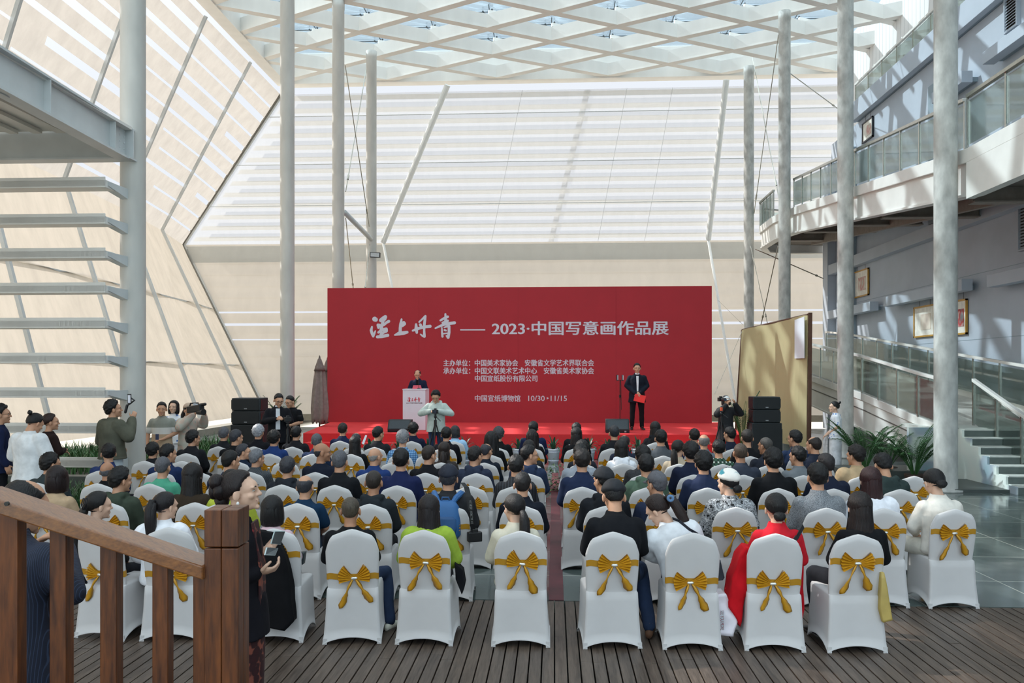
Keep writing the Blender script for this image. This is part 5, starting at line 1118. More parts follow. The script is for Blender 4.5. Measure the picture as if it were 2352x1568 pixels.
# ------------------------------------------------------------------ standing people
FC = math.pi                                                 # facing the camera
def at_floor(px, D, z=0): p = P(px, 860, D); return Vector((p.x, p.y, z))
def scl(py, D, J, z=0): return (HC-(py-860)/F*D-z)/toph(J)
def stand(name, px, py, D, rz, label, J, sex, hair, hc, kind, top, bottom, z=0, s=None, **kw):
    return person(at_floor(px, D, z), rz, s or scl(py, D, J, z), label, J, name, sex, hair, hc, kind, top, bottom, face=kw.pop('face', True), **kw)
fist = lambda d, n, c=.75: (Vector(d), Vector(n), c)
WHS = M('white shoe', 'dedcd4', .5)
# presenter on stage
J = standing((0, -3, 0), [(-.27, -.02, 1.16), (.27, -.02, 1.16)], [(-.06, .20, .97), (.05, .22, .95)], [fist((.8, .3, -.3), (0, -1, -.3), .5), fist((-.8, .3, -.3), (0, -1, -.3), .5)], .12)
pr = stand('presenter', 1463, 833, 22.9, FC, 'person in dark suit and white shirt standing on stage with red folder', J, 'm', 'crop', K, 'jacket', cloth('1a1f2a'), cloth('15171c'), ZS, shoes=SHOEB, hem=.16)
b = MB(); b.prism([(-.032, .118, 1.42), (.032, .118, 1.42), (.018, .165, 1.02), (-.018, .165, 1.02)], (0, .012, 0)); b.ell((0, .075, 1.475), (.06, .035, .03)); b.build('shirt_front', cloth('dcdee2'), pr, local=True)
p = P(1468, 915, 22.66); q = 22.66/F; fd = thing('folder', p, 'bright red folder held by the presenter on stage', 'folder')
b = MB(); b.prism([P(1459, 904, 22.62), P(1484, 909, 22.62), P(1480, 926, 22.62), P(1455, 920, 22.62)], (0, .02, 0)); b.build('cover', M('red folder', 'f0281f', .4), fd, bevel=.003)
# speaker behind the lectern
J = standing((0, -18, 0), [(-.25, .02, 1.16), (.25, .02, 1.16)], [(-.11, .30, 1.13), (.12, .30, 1.13)], [fist((.5, .8, 0), (0, 0, -1), .4), fist((-.5, .8, 0), (0, 0, -1), .4)])
sp = stand('orator', 960, 849, 23.6, FC, 'person in navy jacket reading from red paper at the lectern', J, 'm', 'thin', K, 'jacket', cloth('1b2238'), cloth('17181d'), ZS, shoes=SHOEB, glass=True)
b = MB(); b.prism([(-.04, .115, 1.44), (.04, .115, 1.44), (.03, .165, 1.1), (-.03, .165, 1.1)], (0, .01, 0)); b.build('undershirt', cloth('121317'), sp, local=True)
rp = thing('red_script', P(958, 889, 23.0), 'pinkish red folded script held above the lectern', 'paper'); b = MB()
b.hexa([P(948, 893.5, 22.95), P(968, 893.5, 22.95), P(969, 892, 23.1), P(947, 892, 23.1), P(949, 885, 23.0), P(966, 885, 23.0), P(966.5, 884.5, 23.1), P(949, 884.5, 23.1)]); b.build('sheet', M('pink red paper', 'c8495a', .6), rp)
# man in hoodie with tripod camera
J = standing((0, -28, 0), [(-.36, .04, 1.20), (.36, .04, 1.20)], [(-.075, .28, 1.27), (.075, .28, 1.27)], [fist((.7, .5, .1), (.2, -.3, -1), .6), fist((-.7, .5, .1), (-.2, -.3, -1), .6)])
stand('hoodie man', 1002, 897, 19.9, FC, 'person in pale grey hoodie filming with a tripod before the lectern', J, 'm', 'full', K, 'hood', cloth('b9c3bd'), cloth('2a3752'), shoes=SHOEB, glass=True, hem=.1)
def tripod(px, D, zt, label, dz=0, spread=.32, leg_z=0):
    p = at_floor(px, D); r = thing('camera_tripod', p, label, 'tripod'); c = p+Vector((0, 0, zt))
    for k in range(3):
        a = k*2.094+.5; b = MB(); e = p+Vector((math.cos(a)*spread, math.sin(a)*spread, .01)); m = c-Vector((0, 0, .18)); b.tube([m, m.lerp(e, .5), m.lerp(e, .51), e], [.015, .015, .011, .010], 8); b.build('leg', RUBBER, r)
    b = MB(); b.tube([c-Vector((0, 0, .55)), c-Vector((0, 0, .02))], .014, 8); b.tube([c-Vector((0, 0, .26)), c-Vector((0, 0, .14))], .035, 10); b.build('centre_column', RUBBER, r)
    b = MB(); b.ell(c-Vector((0, 0, .06)), (.035, .035, .05)); b.box(c, (.07, .07, .02)); b.tube([c-Vector((0, 0, .05)), c+Vector((.14, -.1, -.16))], .008, 6); b.build('pan_head', RUBBER, r); return c
def camera(c, rz, label, lens=.1, par=None):
    R = Matrix.Rotation(rz, 3, 'Z'); T = lambda q: Vector(c)+R@Vector(q); r = thing('camera', c, label, 'camera')
    b = MB(); b.box(T((0, 0, .05)), (.14, .07, .095), rz); b.box(T((0, 0, .11)), (.06, .06, .04), rz); b.box(T((.055, .03, .05)), (.035, .05, .09), rz); b.build('camera_body', RUBBER, r, bevel=.008)
    b = MB(); b.tube([T((0, .03, .05)), T((0, .03+lens*.6, .05)), T((0, .03+lens*.62, .05)), T((0, .03+lens, .05))], [.036, .036, .042, .042], 16); b.build('lens', RUBBER, r)
    b = MB(); b.tube([T((0, .028+lens, .05)), T((0, .034+lens, .05))], .034, 16); b.build('front_glass', M('lens glass', '2b3a4a', .05, coat=1), r); return r
c = tripod(1000, 19.55, 1.28, 'black tripod of the man in the grey hoodie'); camera(c+Vector((0, .0, .012)), FC, 'black camera on the tripod of the grey hoodie man', .08)
# photographer with white cap, right of stage
J = standing((4, 6, 0), [(-.36, .10, 1.30), (.30, .12, 1.28)], [(-.13, .24, 1.56), (.07, .19, 1.53)], [fist((.2, .3, .6), (.8, .1, 0), .7), fist((-.2, .3, .6), (-.8, .1, 0), .7)])
stand('cap photographer', 1667, 908, 20.3, FC+.25, 'person in black jacket and white cap shooting with a telephoto camera', J, 'f', 'bobshort', K, 'loose', blotch('black specked jacket', [(.2, 'b9b39a'), (.24, '15161a'), (.9, '1a1b20')], 26), cloth('121316'), shoes=SHOEB, hat='cap', hatm=M('white cap', 'e4e4e2', .8), hem=.25)
camera(P(1655, 917, 19.98)-Vector((0, 0, .05)), FC+.3, 'black telephoto camera held by the white capped photographer', .2)
c = tripod(1657, 19.6, 1.35, 'black tripod with orange clamp in front of the white capped photographer'); b = MB(); b.box(c+Vector((0, 0, .05)), (.05, .05, .08)); tag(b.build('quick_release_clamp', M('orange clamp', 'e2572a', .5)), 'small orange clamp on the tripod right of the stage', 'clamp')
# hostess in white qipao, facing left
QP = blotch('blue flowers on white', [(.32, '3058a8'), (.44, '6f93cf'), (.5, 'e6e8ee'), (.9, 'eceef2')], 14)
J = standing((0, -2, 0), [(-.20, -.04, 1.14), (.20, -.04, 1.14)], [(-.03, .20, .92), (.03, .21, .93)], [fist((.4, .6, -.5), (.3, 0, -.6), .5), fist((-.4, .6, -.5), (-.3, 0, -.6), .5)], .07)
stand('hostess', 1919, 921, 18.6, 1.35, 'person in white and blue qipao standing by the palms facing left', J, 'f', 'bunhigh', K, 'tee', QP, cloth('e6e8ee'), skirt=True, skin=SKIN2, shoes=WHS, hem=.05)
# left group
J = standing((-10, 0, 0)); stand('navy sweater man', -2, 928, 11.9, -.85, 'person in navy sweater and glasses at the left frame edge', J, 'm', 'full', K, 'plain', cloth('18203c'), cloth('14151a'), shoes=SHOEB, glass=True, hem=.1)
J = standing((-14, -26, 0), [(-.27, .02, 1.14), (.27, .02, 1.14)], [(-.09, .26, 1.12), (.09, .26, 1.12)]); stand('white shirt man', 68, 950, 11.1, -.15, 'person in loose white shirt with small topknot seen from behind', J, 'm', 'bunhigh', K, 'loose', cloth('dedfe0'), cloth('8d8982'), shoes=WHS, hem=.1)
J = standing((-22, 0, 0), [(-.27, .02, 1.14), (.27, .02, 1.14)], [(-.05, .22, 1.12), (.05, .22, 1.16)]); stand('brown sweater woman', 112, 948, 12.2, -.5, 'person in dark brown sweater with clipped brown hair and folded arms', J, 'f', 'bun', '2a1712', 'plain', cloth('271b19'), cloth('8b8a88'), shoes=SHOEB, hem=.12)
J = standing((-25, 5, 0), [(-.26, .0, 1.12), (.30, .06, 1.20)], [(-.16, .20, 1.02), (.12, .26, 1.46)], [None, fist((.05, .35, .8), (-.7, .5, 0), .9)]); stand('gimbal man', 258, 918, 13.0, -.45, 'person in olive shirt and pale jeans raising a phone gimbal', J, 'm', 'full', K, 'loose', cloth('5a5a4e'), cloth('b7c1c9'), hem=.03, shoes=WHS)
h = P(291, 929, 12.75); gm = thing('phone_gimbal', h, 'dark handheld gimbal carrying a bright phone before the thick column', 'gimbal'); 
b = MB(); b.tube([P(288, 946, 12.75), P(292, 931, 12.75)], .022, 10, True); b.build('grip', RUBBER, gm); b = MB(); b.tube([P(292, 931, 12.75), P(301, 925, 12.75), P(309, 919, 12.75), P(301, 914, 12.75)], .014, 8); b.build('arm', RUBBER, gm)
ph = b = MB(); b.prism([P(292.5, 904.5, 12.74), P(300.5, 904.5, 12.74), P(301, 927, 12.74), P(293, 927, 12.74)], (0, .015, 0)); b.build('phone', RUBBER, gm); b = MB(); b.quad(*[P(x, y, 12.735) for x, y in ((293.5, 907), (299.5, 907), (299.8, 925), (294, 925))]); b.build('phone_screen', M('bright screen', 'd9d9e2', .3), gm)
J = standing((6, -6, 0), [(-.27, -.03, 1.14), (.27, -.05, 1.12)], [(-.06, .21, 1.03), (.27, .04, .90)], [fist((.7, .6, -.05), (0, -.2, -1), .7), None]); POLO = bands('polo blocks', [(0, 'b89f84'), (.34, 'd8d6d2'), (.60, '8d8f86'), (1, '8d8f86')], .95, 1.45)
stand('polo man', 372, 922, 15.6, FC+.25, 'person in grey white and tan striped polo holding a blue phone', J, 'm', 'crop', K, 'tee', POLO, cloth('c5b9a4'), shoes=SHOEB, hem=.06)
b = MB(); b.box(P(361, 1003, 15.3), (.06, .02, .11)); tag(b.build('phone', M('blue phone', '24345c', .3), bevel=.004), 'dark blue phone in the hand of the polo shirt person', 'phone')
b = MB(); J0 = None
J = standing((-25, 0, 0)); stand('qipao helper', 400, 919, 16.9, FC+.5, 'person with black bob in white and blue qipao behind the polo shirt person', J, 'f', 'bob', K, 'tee', QP, cloth('e6e8ee'), skirt=True, skin=SKIN2, shoes=WHS, hem=.05)
J = standing((-5, 0, 0), [(-.30, .12, 1.30), (.30, .10, 1.28)], [(-.16, .30, 1.50), (.06, .24, 1.53)], [fist((.3, .5, .5), (.7, .2, 0), .8), fist((-.2, .5, .5), (-.8, .2, 0), .7)])
FLS = blotch('faded floral shirt', [(.3, '8fa39a'), (.45, 'b9ada0'), (.55, 'c4a99b'), (.8, 'b7b3a6')], 9); stand('video operator', 432, 925, 15.9, FC+1.15, 'person in faded floral shirt and beige cap operating a video camera', J, 'f', 'ponylow', K, 'loose', FLS, cloth('8b877c'), hat='cap', hatm=M('beige cap', 'b7a08c', .8), hem=.3, shoes=WHS)
vc = thing('video_camera', P(450, 935, 15.5), 'large black shoulder video camera among the left bystanders', 'camera'); b = MB(); b.bar(P(434, 941, 15.6), P(464, 936, 15.4), .12, .13); b.build('camera_body', RUBBER, vc, bevel=.015)
b = MB(); b.tube([P(455, 946, 15.45), P(468, 946, 15.35)], [.05, .06], 14); b.build('lens', RUBBER, vc); b = MB(); b.tube([P(434, 938, 15.6), P(438, 926, 15.55), P(455, 925, 15.5), P(456, 934, 15.5)], .014, 8); b.build('carry_handle', RUBBER, vc)
b = MB(); b.tube([P(458, 930, 15.45), P(471, 928, 15.4)], .03, 8, True); b.build('microphone', RUBBER, vc); b = MB(); b.bar(P(446, 929, 15.5), P(454, 931, 15.45), .04, .05); b.build('display', M('pale display', 'b8c4d2', .3), vc)
J = standing((14, -22, 0), [(-.26, .02, 1.16), (.27, .04, 1.16)], [(-.10, .27, 1.22), (.03, .29, 1.22)], [fist((.5, .7, .2), (.7, -.2, -.4), .8), fist((-.6, .6, .2), (-.6, -.2, -.4), .8)], .11)
sm = stand('suit cameraman', 638, 903, 17.6, FC+.35, 'person in black suit and white shirt looking down at a camera', J, 'm', 'crop', K, 'jacket', cloth('191a1f'), cloth('16171b'), glass=True, shoes=SHOEB, hem=.16)
b = MB(); b.prism([(-.04, .115, 1.43), (.04, .115, 1.43), (.045, .165, 1.0), (-.045, .165, 1.0)], (0, .012, 0)); b.ell((0, .07, 1.475), (.06, .035, .025)); b.build('shirt_front', cloth('d6d9de'), sm, local=True)
c = tripod(661, 17.25, 1.22, 'black tripod in front of the man in black suit', spread=.2); camera(c+Vector((0, 0, .012)), .6, 'black camera with handle on the tripod of the suit man', .12)
J = standing((-8, -18, 0), [(-.26, .0, 1.14), (.26, .0, 1.14)], [(-.08, .26, 1.06), (.05, .27, 1.06)]); stand('black polo man', 671, 908, 18.6, FC-.35, 'person in black polo and glasses looking at a phone', J, 'm', 'crop', K, 'tee', cloth('16171b'), cloth('17181c'), glass=True, shoes=SHOEB, hem=.05)
b = MB(); b.box(P(688, 955, 18.3), (.07, .12, .012)); tag(b.build('phone', RUBBER), 'black phone in the hand of the black polo person', 'phone')
# near standing man in pinstriped coat at left, near woman passing the newel post
J = standing((-20, -18, 0), [(-.29, .02, 1.18), (.31, .03, 1.18)], [(-.10, .28, 1.36), (.06, .30, 1.36)], None, .11)
stand('pinstripe man', 28, 1100, 4.0, -.1, 'person in navy pinstriped coat behind the wooden stair rail, seen from behind', J, 'm', 'thin', K, 'jacket', stripes('navy pinstripe', '141a2c', '2c3850', 38, .06), cloth('101114'), hem=.22, shoes=SHOEB, voxel=.008)
J = standing((0, 6, 0), [(-.24, -.06, 1.16), (.25, -.06, 1.14)], [(-.08, .11, 1.25), (.06, .12, 1.15)], [fist((.4, .75, .15), (.5, .1, .6), .75), fist((-.2, .9, .15), (-.4, .1, .7), .75)], .06); J['hs'] = .97
WV = blotch('wine floral silk', [(.3, '7d2a2a'), (.36, '3b1216'), (.75, '2e0f13'), (.85, '8a4a3a')], 22)
nw = stand('near woman', 548, 1078, 4.6, -1.42, 'person with pinned up dark hair in black and wine red dress passing the newel post', J, 'f', 'updo', '1a1112', 'plain', cloth('15141a'), WV, skirt=True, skin=SKIN2, voxel=.006, shoes=SHOEB, hem=.1)
b = MB(); b.prism([(-.07, .085, 1.44), (.07, .085, 1.44), (.07, .128, 1.2), (.075, .13, .95), (.08, .15, .80), (-.08, .15, .80), (-.075, .13, .95), (-.07, .128, 1.2)], (0, .012, 0)); b.build('scarf_panel', WV, nw, local=True)
b = MB(); M4 = headmat(J)
for s in (-1, 1): b.ell(M4@Vector((s*.083, -.006, -.058)), (.009, .009, .011))
b.build('earring', M('pearl', 'e8e4e2', .15), nw, local=True, smooth=True)
def phone_at(pts, label, th=.008):
    r = thing('phone', pts[0], label, 'phone'); n = (pts[1]-pts[0]).cross(pts[3]-pts[0]).normalized(); b = MB(); b.prism(pts, n*th); b.build('case', M('pale phone', 'b9c6c6', .3), r, bevel=.003)
    k = sum(pts, Vector())/4; q = [k+(p-k)*.9-n*.0012 for p in pts]; qq = [p+n*(th+.0024) for p in q]; b = MB(); b.quad(*qq); b.quad(*q[::-1]); b.build('screen', M('phone glass', '55585a', .15), r)
phone_at([P(631, 1219, 4.40), P(656, 1219, 4.46), P(645, 1251, 4.46), P(622, 1249, 4.40)], 'pale phone held upright by the woman passing the newel post')
phone_at([P(613, 1256, 4.38), P(640, 1258, 4.46), P(633, 1275, 4.40), P(608, 1274, 4.34)], 'second phone held flat under the first by the passing woman')
# ------------------------------------------------------------------ things with the audience
def drape(name, label, cat, pts, th, mat, wr=.012):
    b = MB(); b.prism(pts, th); me = b.mesh('d', []); bm = bmesh.new(); bm.from_mesh(me); bmesh.ops.triangulate(bm, faces=bm.faces[:]); bmesh.ops.subdivide_edges(bm, edges=bm.edges[:], cuts=5, use_grid_fill=True); bmesh.ops.triangulate(bm, faces=bm.faces[:])
    c = sum((v.co for v in bm.verts), Vector())/len(bm.verts); c.z = min(v.co.z for v in bm.verts)
    for v in bm.verts: k = v.co.copy(); v.co += Vector((noise.noise(k*7), noise.noise(k*7+Vector((5, 0, 0)))*1.2, noise.noise(k*5)*.4))*wr; v.co -= c
    bm.to_mesh(me); bm.free(); me.materials.append(mat); me.polygons.foreach_set('use_smooth', [True]*len(me.polygons)); o = bpy.data.objects.new(name, me); COL.objects.link(o); o.location = c; return tag(o, label, cat)
Y1 = 6.62
drape('black_coat', 'black coat hung over the chair back of the pink cardigan woman', 'coat', [PW(x, y, Y1-.02) for x, y in ((584, 1214), (634, 1220), (660, 1262), (674, 1330), (683, 1418), (662, 1440), (602, 1428), (590, 1300))], (0, -.09, 0), cloth('101013'), .015)
drape('red_coat', 'long red coat hanging beside the chair of the low bun woman in red', 'coat', [PW(x, y, Y1+.1) for x, y in ((1716, 1258), (1736, 1262), (1734, 1330), (1712, 1370), (1700, 1438), (1676, 1396), (1680, 1330), (1700, 1280))], (0, .22, 0), cloth('c2141f'), .02)
drape('red_coat', 'edge of a red coat hanging right of the red jacket woman chair', 'coat', [PW(x, y, Y1+.1) for x, y in ((1836, 1290), (1845, 1300), (1848, 1400), (1842, 1424), (1836, 1380))], (0, .2, 0), cloth('a8141f'), .01)
drape('yellow_skirt_hem', 'pale yellow skirt cloth hanging behind the black cardigan woman', 'skirt', [PW(x, y, Y1-.02) for x, y in ((2024, 1315), (2031, 1315), (2051, 1424), (2030, 1430), (2022, 1400))], (0, .2, 0), M('yellow satin', 'b79f58', .5), .008)
bag = drape('plastic_bag', 'white plastic carrier bag with red print standing beside the red coat', 'bag', [PW(x, y, Y1+.12) for x, y in ((1648, 1368), (1670, 1364), (1694, 1415), (1686, 1460), (1650, 1458), (1645, 1410))], (0, .2, 0), M('white plastic film', 'e3dde4', .35), .03)
a, c = PW(1652, 1432, Y1+.08), PW(1658, 1405, Y1+.08); lt = lettering('SEE YOU MORE', (0, 0, .16, .028), M('red print', 'a02a3a'), bag, lambda x, z, o: PW(1655, 1402, Y1+.06)+Vector((z, 0, -x))+Vector((0, -.0, 0)), .01)
drape('shoulder_bag', 'small navy shoulder bag beside the leaning woman in white', 'bag', [PW(x, y, Y1+.14) for x, y in ((1646, 1288), (1655, 1286), (1664, 1326), (1660, 1332), (1645, 1334))], (0, .09, 0), M('navy leather', '171b28', .35), .006)
drape('shoulder_bag', 'black bag hanging from the chair of the lime green top woman', 'bag', [PW(x, y, Y1+.12) for x, y in ((1044, 1292), (1062, 1310), (1068, 1340), (1060, 1365), (1046, 1330))], (0, .12, 0), cloth('141418'), .01)
drape('handbag', 'dark green grey pouch at the elbow of the pink cardigan woman', 'bag', [PW(x, y, Y1+.45) for x, y in ((676, 1270), (700, 1268), (696, 1296), (676, 1300))], (0, .06, 0), M('slate leather', '2c383c', .4), .004)
def strap(label, pts, w, mat, name='strap'):
    b = MB()
    for a, c in zip(pts, pts[1:]): b.bar(a, c, w, .006, (0, 1, .2))
    return tag(b.build(name, mat), label, 'strap')
# blue backpack on the capped man
o = SEATED[1030]; bx = o.location.x; by = o.location.y-.255; BPM = M('blue nylon', '2e6299', .6, var=.08); s_ = o.scale.x
bpk = thing('backpack', (bx, by, .72), 'blue backpack worn by the man in navy cap', 'backpack')
b = MB(); b.rings([[Vector((bx+math.copysign(abs(math.cos(6.28318*i/24))**.6, math.cos(6.28318*i/24))*rx, by-.01+math.sin(6.28318*i/24)*ry, z)) for i in range(24)] for z, rx, ry in ((.62, .12, .05), (.66, .15, .075), (.80, .15, .08), (.93, .135, .065), (.985, .10, .04), (1.0, .05, .02))]); b.build('pack', BPM, bpk, smooth=True)
b = MB(); b.rings([[Vector((bx+math.cos(6.28318*i/20)*rx, by-.075+math.sin(6.28318*i/20)*.03, z)) for i in range(20)] for z, rx in ((.66, .10), (.72, .115), (.82, .11), (.85, .08))]); b.build('front_pocket', M('blue nylon dark', '25507f', .6), bpk, smooth=True)
for q in (-1, 1): b = MB(); b.tube([(bx+q*.06, by-.02, .96), (bx+q*.10, by+.02, 1.02), (bx+q*.135, by+.13, 1.05), (bx+q*.15, by+.2, 1.03)], [.022, .03, .03, .026], 8); b.build('shoulder_strap', BPM, bpk)
b = MB(); b.tube([(bx-.045, by-.02, .985), (bx-.03, by-.03, 1.03), (bx+.03, by-.03, 1.03), (bx+.045, by-.02, .985)], .009, 8); b.build('grab_loop', M('blue nylon dark', '25507f', .6), bpk)
b = MB(); rs = []
for x, y, w, d in ((1062, 1108, 5, 7.86), (1071, 1118, 6, 7.80), (1077, 1140, 6, 7.77), (1081, 1170, 6, 7.76), (1085, 1205, 6, 7.80), (1089, 1228, 4, 7.86)): rs.append([PW(x-w, y, d), PW(x+w, y, d), PW(x+w, y, d+.006), PW(x-w, y, d+.006)])
b.rings(rs); st2 = tag(b.build('camera_strap', M('black strap', '17171a', .7)), 'black camera strap with white lettering beside the blue backpack', 'strap')
lettering('EOS 6D', (0, 0, 1, 1), M('white print', 'cfd0d2'), st2, lambda x, z, o: PW(1085.5-4*x-(1-z)*-0-5.5*z+1.5, 1200-50*x, 7.757), .02)
camera(PW(1090, 1232, 7.85)-Vector((0, 0, .05)), .4, 'black camera hanging at the elbow of the blue backpack man', .09)
o = SEATED[1784]; strap('black bag strap across the red jacket', [Vector((o.location.x+.20, o.location.y-.12, .99)), Vector((o.location.x+.12, o.location.y-.235, .93)), Vector((o.location.x+.03, o.location.y-.25, .82))], .035, M('black strap', '17171a', .7), 'bag_strap')
o = SEATED[1524]; strap('dark blue bag strap across the white sweater of the leaning woman', [PW(1545, 1190, Y1+.10), PW(1560, 1196, Y1+.02), PW(1583, 1215, Y1-.0), PW(1602, 1226, Y1+.02)], .022, M('navy leather', '171b28', .35), 'bag_strap')
M4 = Matrix.Translation((0, 0, 0)); b = MB(); c = PW(1540, 1144, Y1+.16); b.rings([[c+Vector((math.cos(u)*(.02+.012*math.cos(v)), math.sin(v)*.012, math.sin(u)*(.02+.012*math.cos(v)))) for v in [6.28318*k/8 for k in range(8)]] for u in [6.28318*k/16 for k in range(17)]], cap=False); tag(b.build('scrunchie', M('blue scrunchie', '5f82a8', .8), smooth=True), 'pale blue scrunchie in the hair of the leaning woman', 'hair tie')
b = MB(); c = PW(200, 1156, Y1+.07); 
for k in range(4): b.tube([c+Vector((-.02+.012*k, -.02, .05)), c+Vector((-.03+.014*k, -.035, 0)), c+Vector((-.02+.012*k, -.025, -.05))], .005, 6)
tag(b.build('hair_claw', M('black claw', '1d1d20', .15, .3)), 'shiny black hair claw on the woman behind the rail', 'hair clip')
o = SEATED[1968]; p = Vector((o.location.x, o.location.y, 0)); lettering('ANYWHERE', (-.13, .83, .15, .865), M('dark print', '4f4436'), o, lambda x, z, q: (Vector((x, -.262, z+.03)))/1.0+origin(o), .02)
b = MB(); q = 13.2; pp = P(834, 1000, 13.9); b.prism([P(831, 1018, 13.9), P(836, 1020, 13.9), P(843, 1000, 13.95), P(839, 999, 13.95)], (0, .01, 0)); tag(b.build('papers', M('white paper', 'd9dde0', .6)), 'white papers held up by the thin haired man', 'paper')
# legs and shoes that show between the chairs
def leg(label, hip, kn, an, toe, mat, sole, name='trouser_leg'):
    r = thing('person_leg' if False else 'stretched_leg', an, label, 'leg'); b = MB(); b.tube([hip, Vector(hip).lerp(Vector(kn), .5), kn], [.085, .08, .07], 14, True); b.tube([kn, Vector(kn).lerp(Vector(an), .4), an], [.07, .065, .05], 14, True); me = remesh(b, .012, 5, .006)
    o0 = origin(r); me.transform(Matrix.Translation(-o0)); put('trouser_leg', me, r, [mat])
    J = dict(an=[Vector(an)], toe=[Vector(toe)]); s = make_shoe(J, 0); s.transform(Matrix.Translation(-o0)); put('shoe', s, r, [sole])
# ------------------------------------------------------------------ umbrellas, blind, plants
def umbrella(px, D, ytop, ybot, label):
    p = at_floor(px, D); zt, zb = P(px, ytop, D).z, max(.25, P(px, ybot, D).z); r = thing('patio_umbrella', p, label, 'umbrella')
    b = MB(); rs = []; n = 36; L = zt-zb
    for k in range(15):
        t = k/14; base = .06+.2*t**.7*(1-.25*max(0, t-.8)/.2) if t > .12 else .02+.05*t/.12
        rs.append([Vector((p.x+math.cos(6.28318*i/n)*base*(1+.22*math.sin(i*6.28318/6*1.0+t*1.5)+.08*math.sin(i*2.3)), p.y+math.sin(6.28318*i/n)*base*(1+.22*math.sin(i*6.28318/6+t*1.5)), zt-L*t+(.09*math.sin(i*6.28318/3) if k == 14 else 0))) for i in range(n)])
    b.rings(rs); b.build('canopy', cloth('867a74'), r, smooth=True)
    b = MB(); b.lathe([(.03, zt-.02), (.02, zt+.03), (.005, zt+.06)], (p.x, p.y, 0), 10); b.build('finial', cloth('6a5f5a'), r)
    b = MB(); b.rings([[Vector((p.x+math.cos(6.28318*i/24)*q, p.y+math.sin(6.28318*i/24)*q, z)) for i in range(24)] for z, q in ((zt-.05, .05), (zt-.32, .14), (zt-.42, .17), (zt-.40, .15))], cap=False); b.build('vent_flap', cloth('7a6e69'), r, smooth=True)
    b = MB(); b.tube([(p.x, p.y, 0), (p.x, p.y, zt)], .025, 10); b.build('pole', DARKST, r); b = MB(); b.lathe([(.25, 0), (.25, .06), (.05, .1)], (p.x, p.y, 0), 20); b.build('base', DARKST, r)
umbrella(734, 24.6, 820, 968, 'closed grey brown patio umbrella left of the red backdrop'); umbrella(752, 27.2, 824, 965, 'second closed umbrella half hidden behind the backdrop edge')
# bamboo screen
A0, A1 = P(1692, 1010, 27.6), P(1853, 1008, 23.6); A0.z = .12; A1.z = .12; T0, T1 = P(1705, 757, 27.4), P(1856, 722, 23.6)
BAM = stripes('bamboo blind', 'c2b58a', 'a3956a', 34, .12, 'Z', .8); sc = thing('bamboo_screen', (A0+A1)/2, 'tall bamboo blind screen with brown post beside right loudspeakers', 'screen')
b = MB(); n = (A1-A0).cross(Vector((0, 0, 1))).normalized(); rs = []
for k in range(25):
    t = k/24; w = .06*math.sin(t*9)+.03*math.sin(t*23); lo, hi = A0.lerp(A1, t), T0.lerp(T1, t); m = lo.lerp(hi, .5); rs.append([lo+n*w, m+n*(w*.8), hi+n*w*.2, hi+n*(w*.2+.02), m+n*(w*.8+.02), lo+n*(w+.02)])
b.rings(rs); b.build('blind', BAM, sc, smooth=False)
b = MB(); b.bar(A1+Vector((.06, 0, -.12)), T1+Vector((.06, 0, .05)), .1, .1, (1, 0, 0)); b.build('post', M('brown timber', '5f4030', .6), sc); b = MB(); b.bar(A0+Vector((-.05, .03, -.12)), T0+Vector((0, .03, 0)), .06, .06, (1, 0, 0)); b.build('post', M('brown timber', '5f4030', .6), sc)
b = MB(); b.tube([T0, T1], .03, 8); b.build('top_rail', M('brown timber', '5f4030', .6), sc)
b = MB()
for k in range(5): t = .15+.18*k; q = A1.lerp(T1, t); b.bar(q+(A0-A1)*.0, q+(A0-A1)*.14, .012, .02)
b.build('lashing', M('pale cord', 'c9bd92', .8), sc)
sgn = thing('paper_sheet', P(1842, 780, 23.5), 'white sheet with faint ink marks at the top corner of bamboo screen', 'paper'); b = MB(); dq = (A0-A1).normalized(); c0 = A1.lerp(T1, .67)+n*.10; b.prism([c0, c0+dq*.5, c0+dq*.5+Vector((0, 0, 1.15)), c0+Vector((0, 0, 1.22))], n*.01)
b.build('sheet', blotch('paper with ink', [(.15, '7f8792'), (.3, 'dfe3e8'), (.9, 'e6e9ee')], 6, voro=False), sgn)
rods('guy_wire', 'thin guy wire from the bamboo screen down to the stage side', [(P(1706, 757, 27.4), P(1641, 905, 27))], .008); rods('guy_wire', 'thin wire from the slanted mullion to the bamboo screen', [(P(1650, 690, 33), P(1706, 745, 27.6))], .008)
LEAF = M('palm leaf', '355f30', .5, var=.35, nscale=8); LEAFD = M('dark leaf', '2c5138', .42, var=.3, nscale=9); POTW = M('white glazed pot', 'dcdde6', .25, var=.03)
def frond(base, az, h, r, droop, n=20, w=.024, L=.24):
    """Arching rachis with paired leaflets."""
    b = MB(); pts = []
    for k in range(9): t = k/8; pts.append(Vector(base)+Vector((math.cos(az)*r*t**1.3, math.sin(az)*r*t**1.3, h*(t-droop*t**2.6))))
    b.tube(pts, [.009*(1-.8*k/8)+.002 for k in range(9)], 5)
    for k in range(n):
        t = .32+.66*k/(n-1); i = min(7, int(t*8)); p = pts[i].lerp(pts[i+1], t*8-i); d = (pts[i+1]-pts[i]).normalized(); sd = d.cross(Vector((0, 0, 1))).normalized(); l = L*(1-.55*abs(t-.55)/.45)
        for s in (-1, 1):
            e = (d*.75+sd*s*.8+Vector((0, 0, -.12))).normalized(); u = e.cross(Vector((0, 0, 1))).normalized()*w*.5; m = p+e*l*.5+Vector((0, 0, .01)); q = p+e*l-Vector((0, 0, l*.16)); b.add([p, m+u, q, m-u], [(0, 1, 2, 3)])
    return b
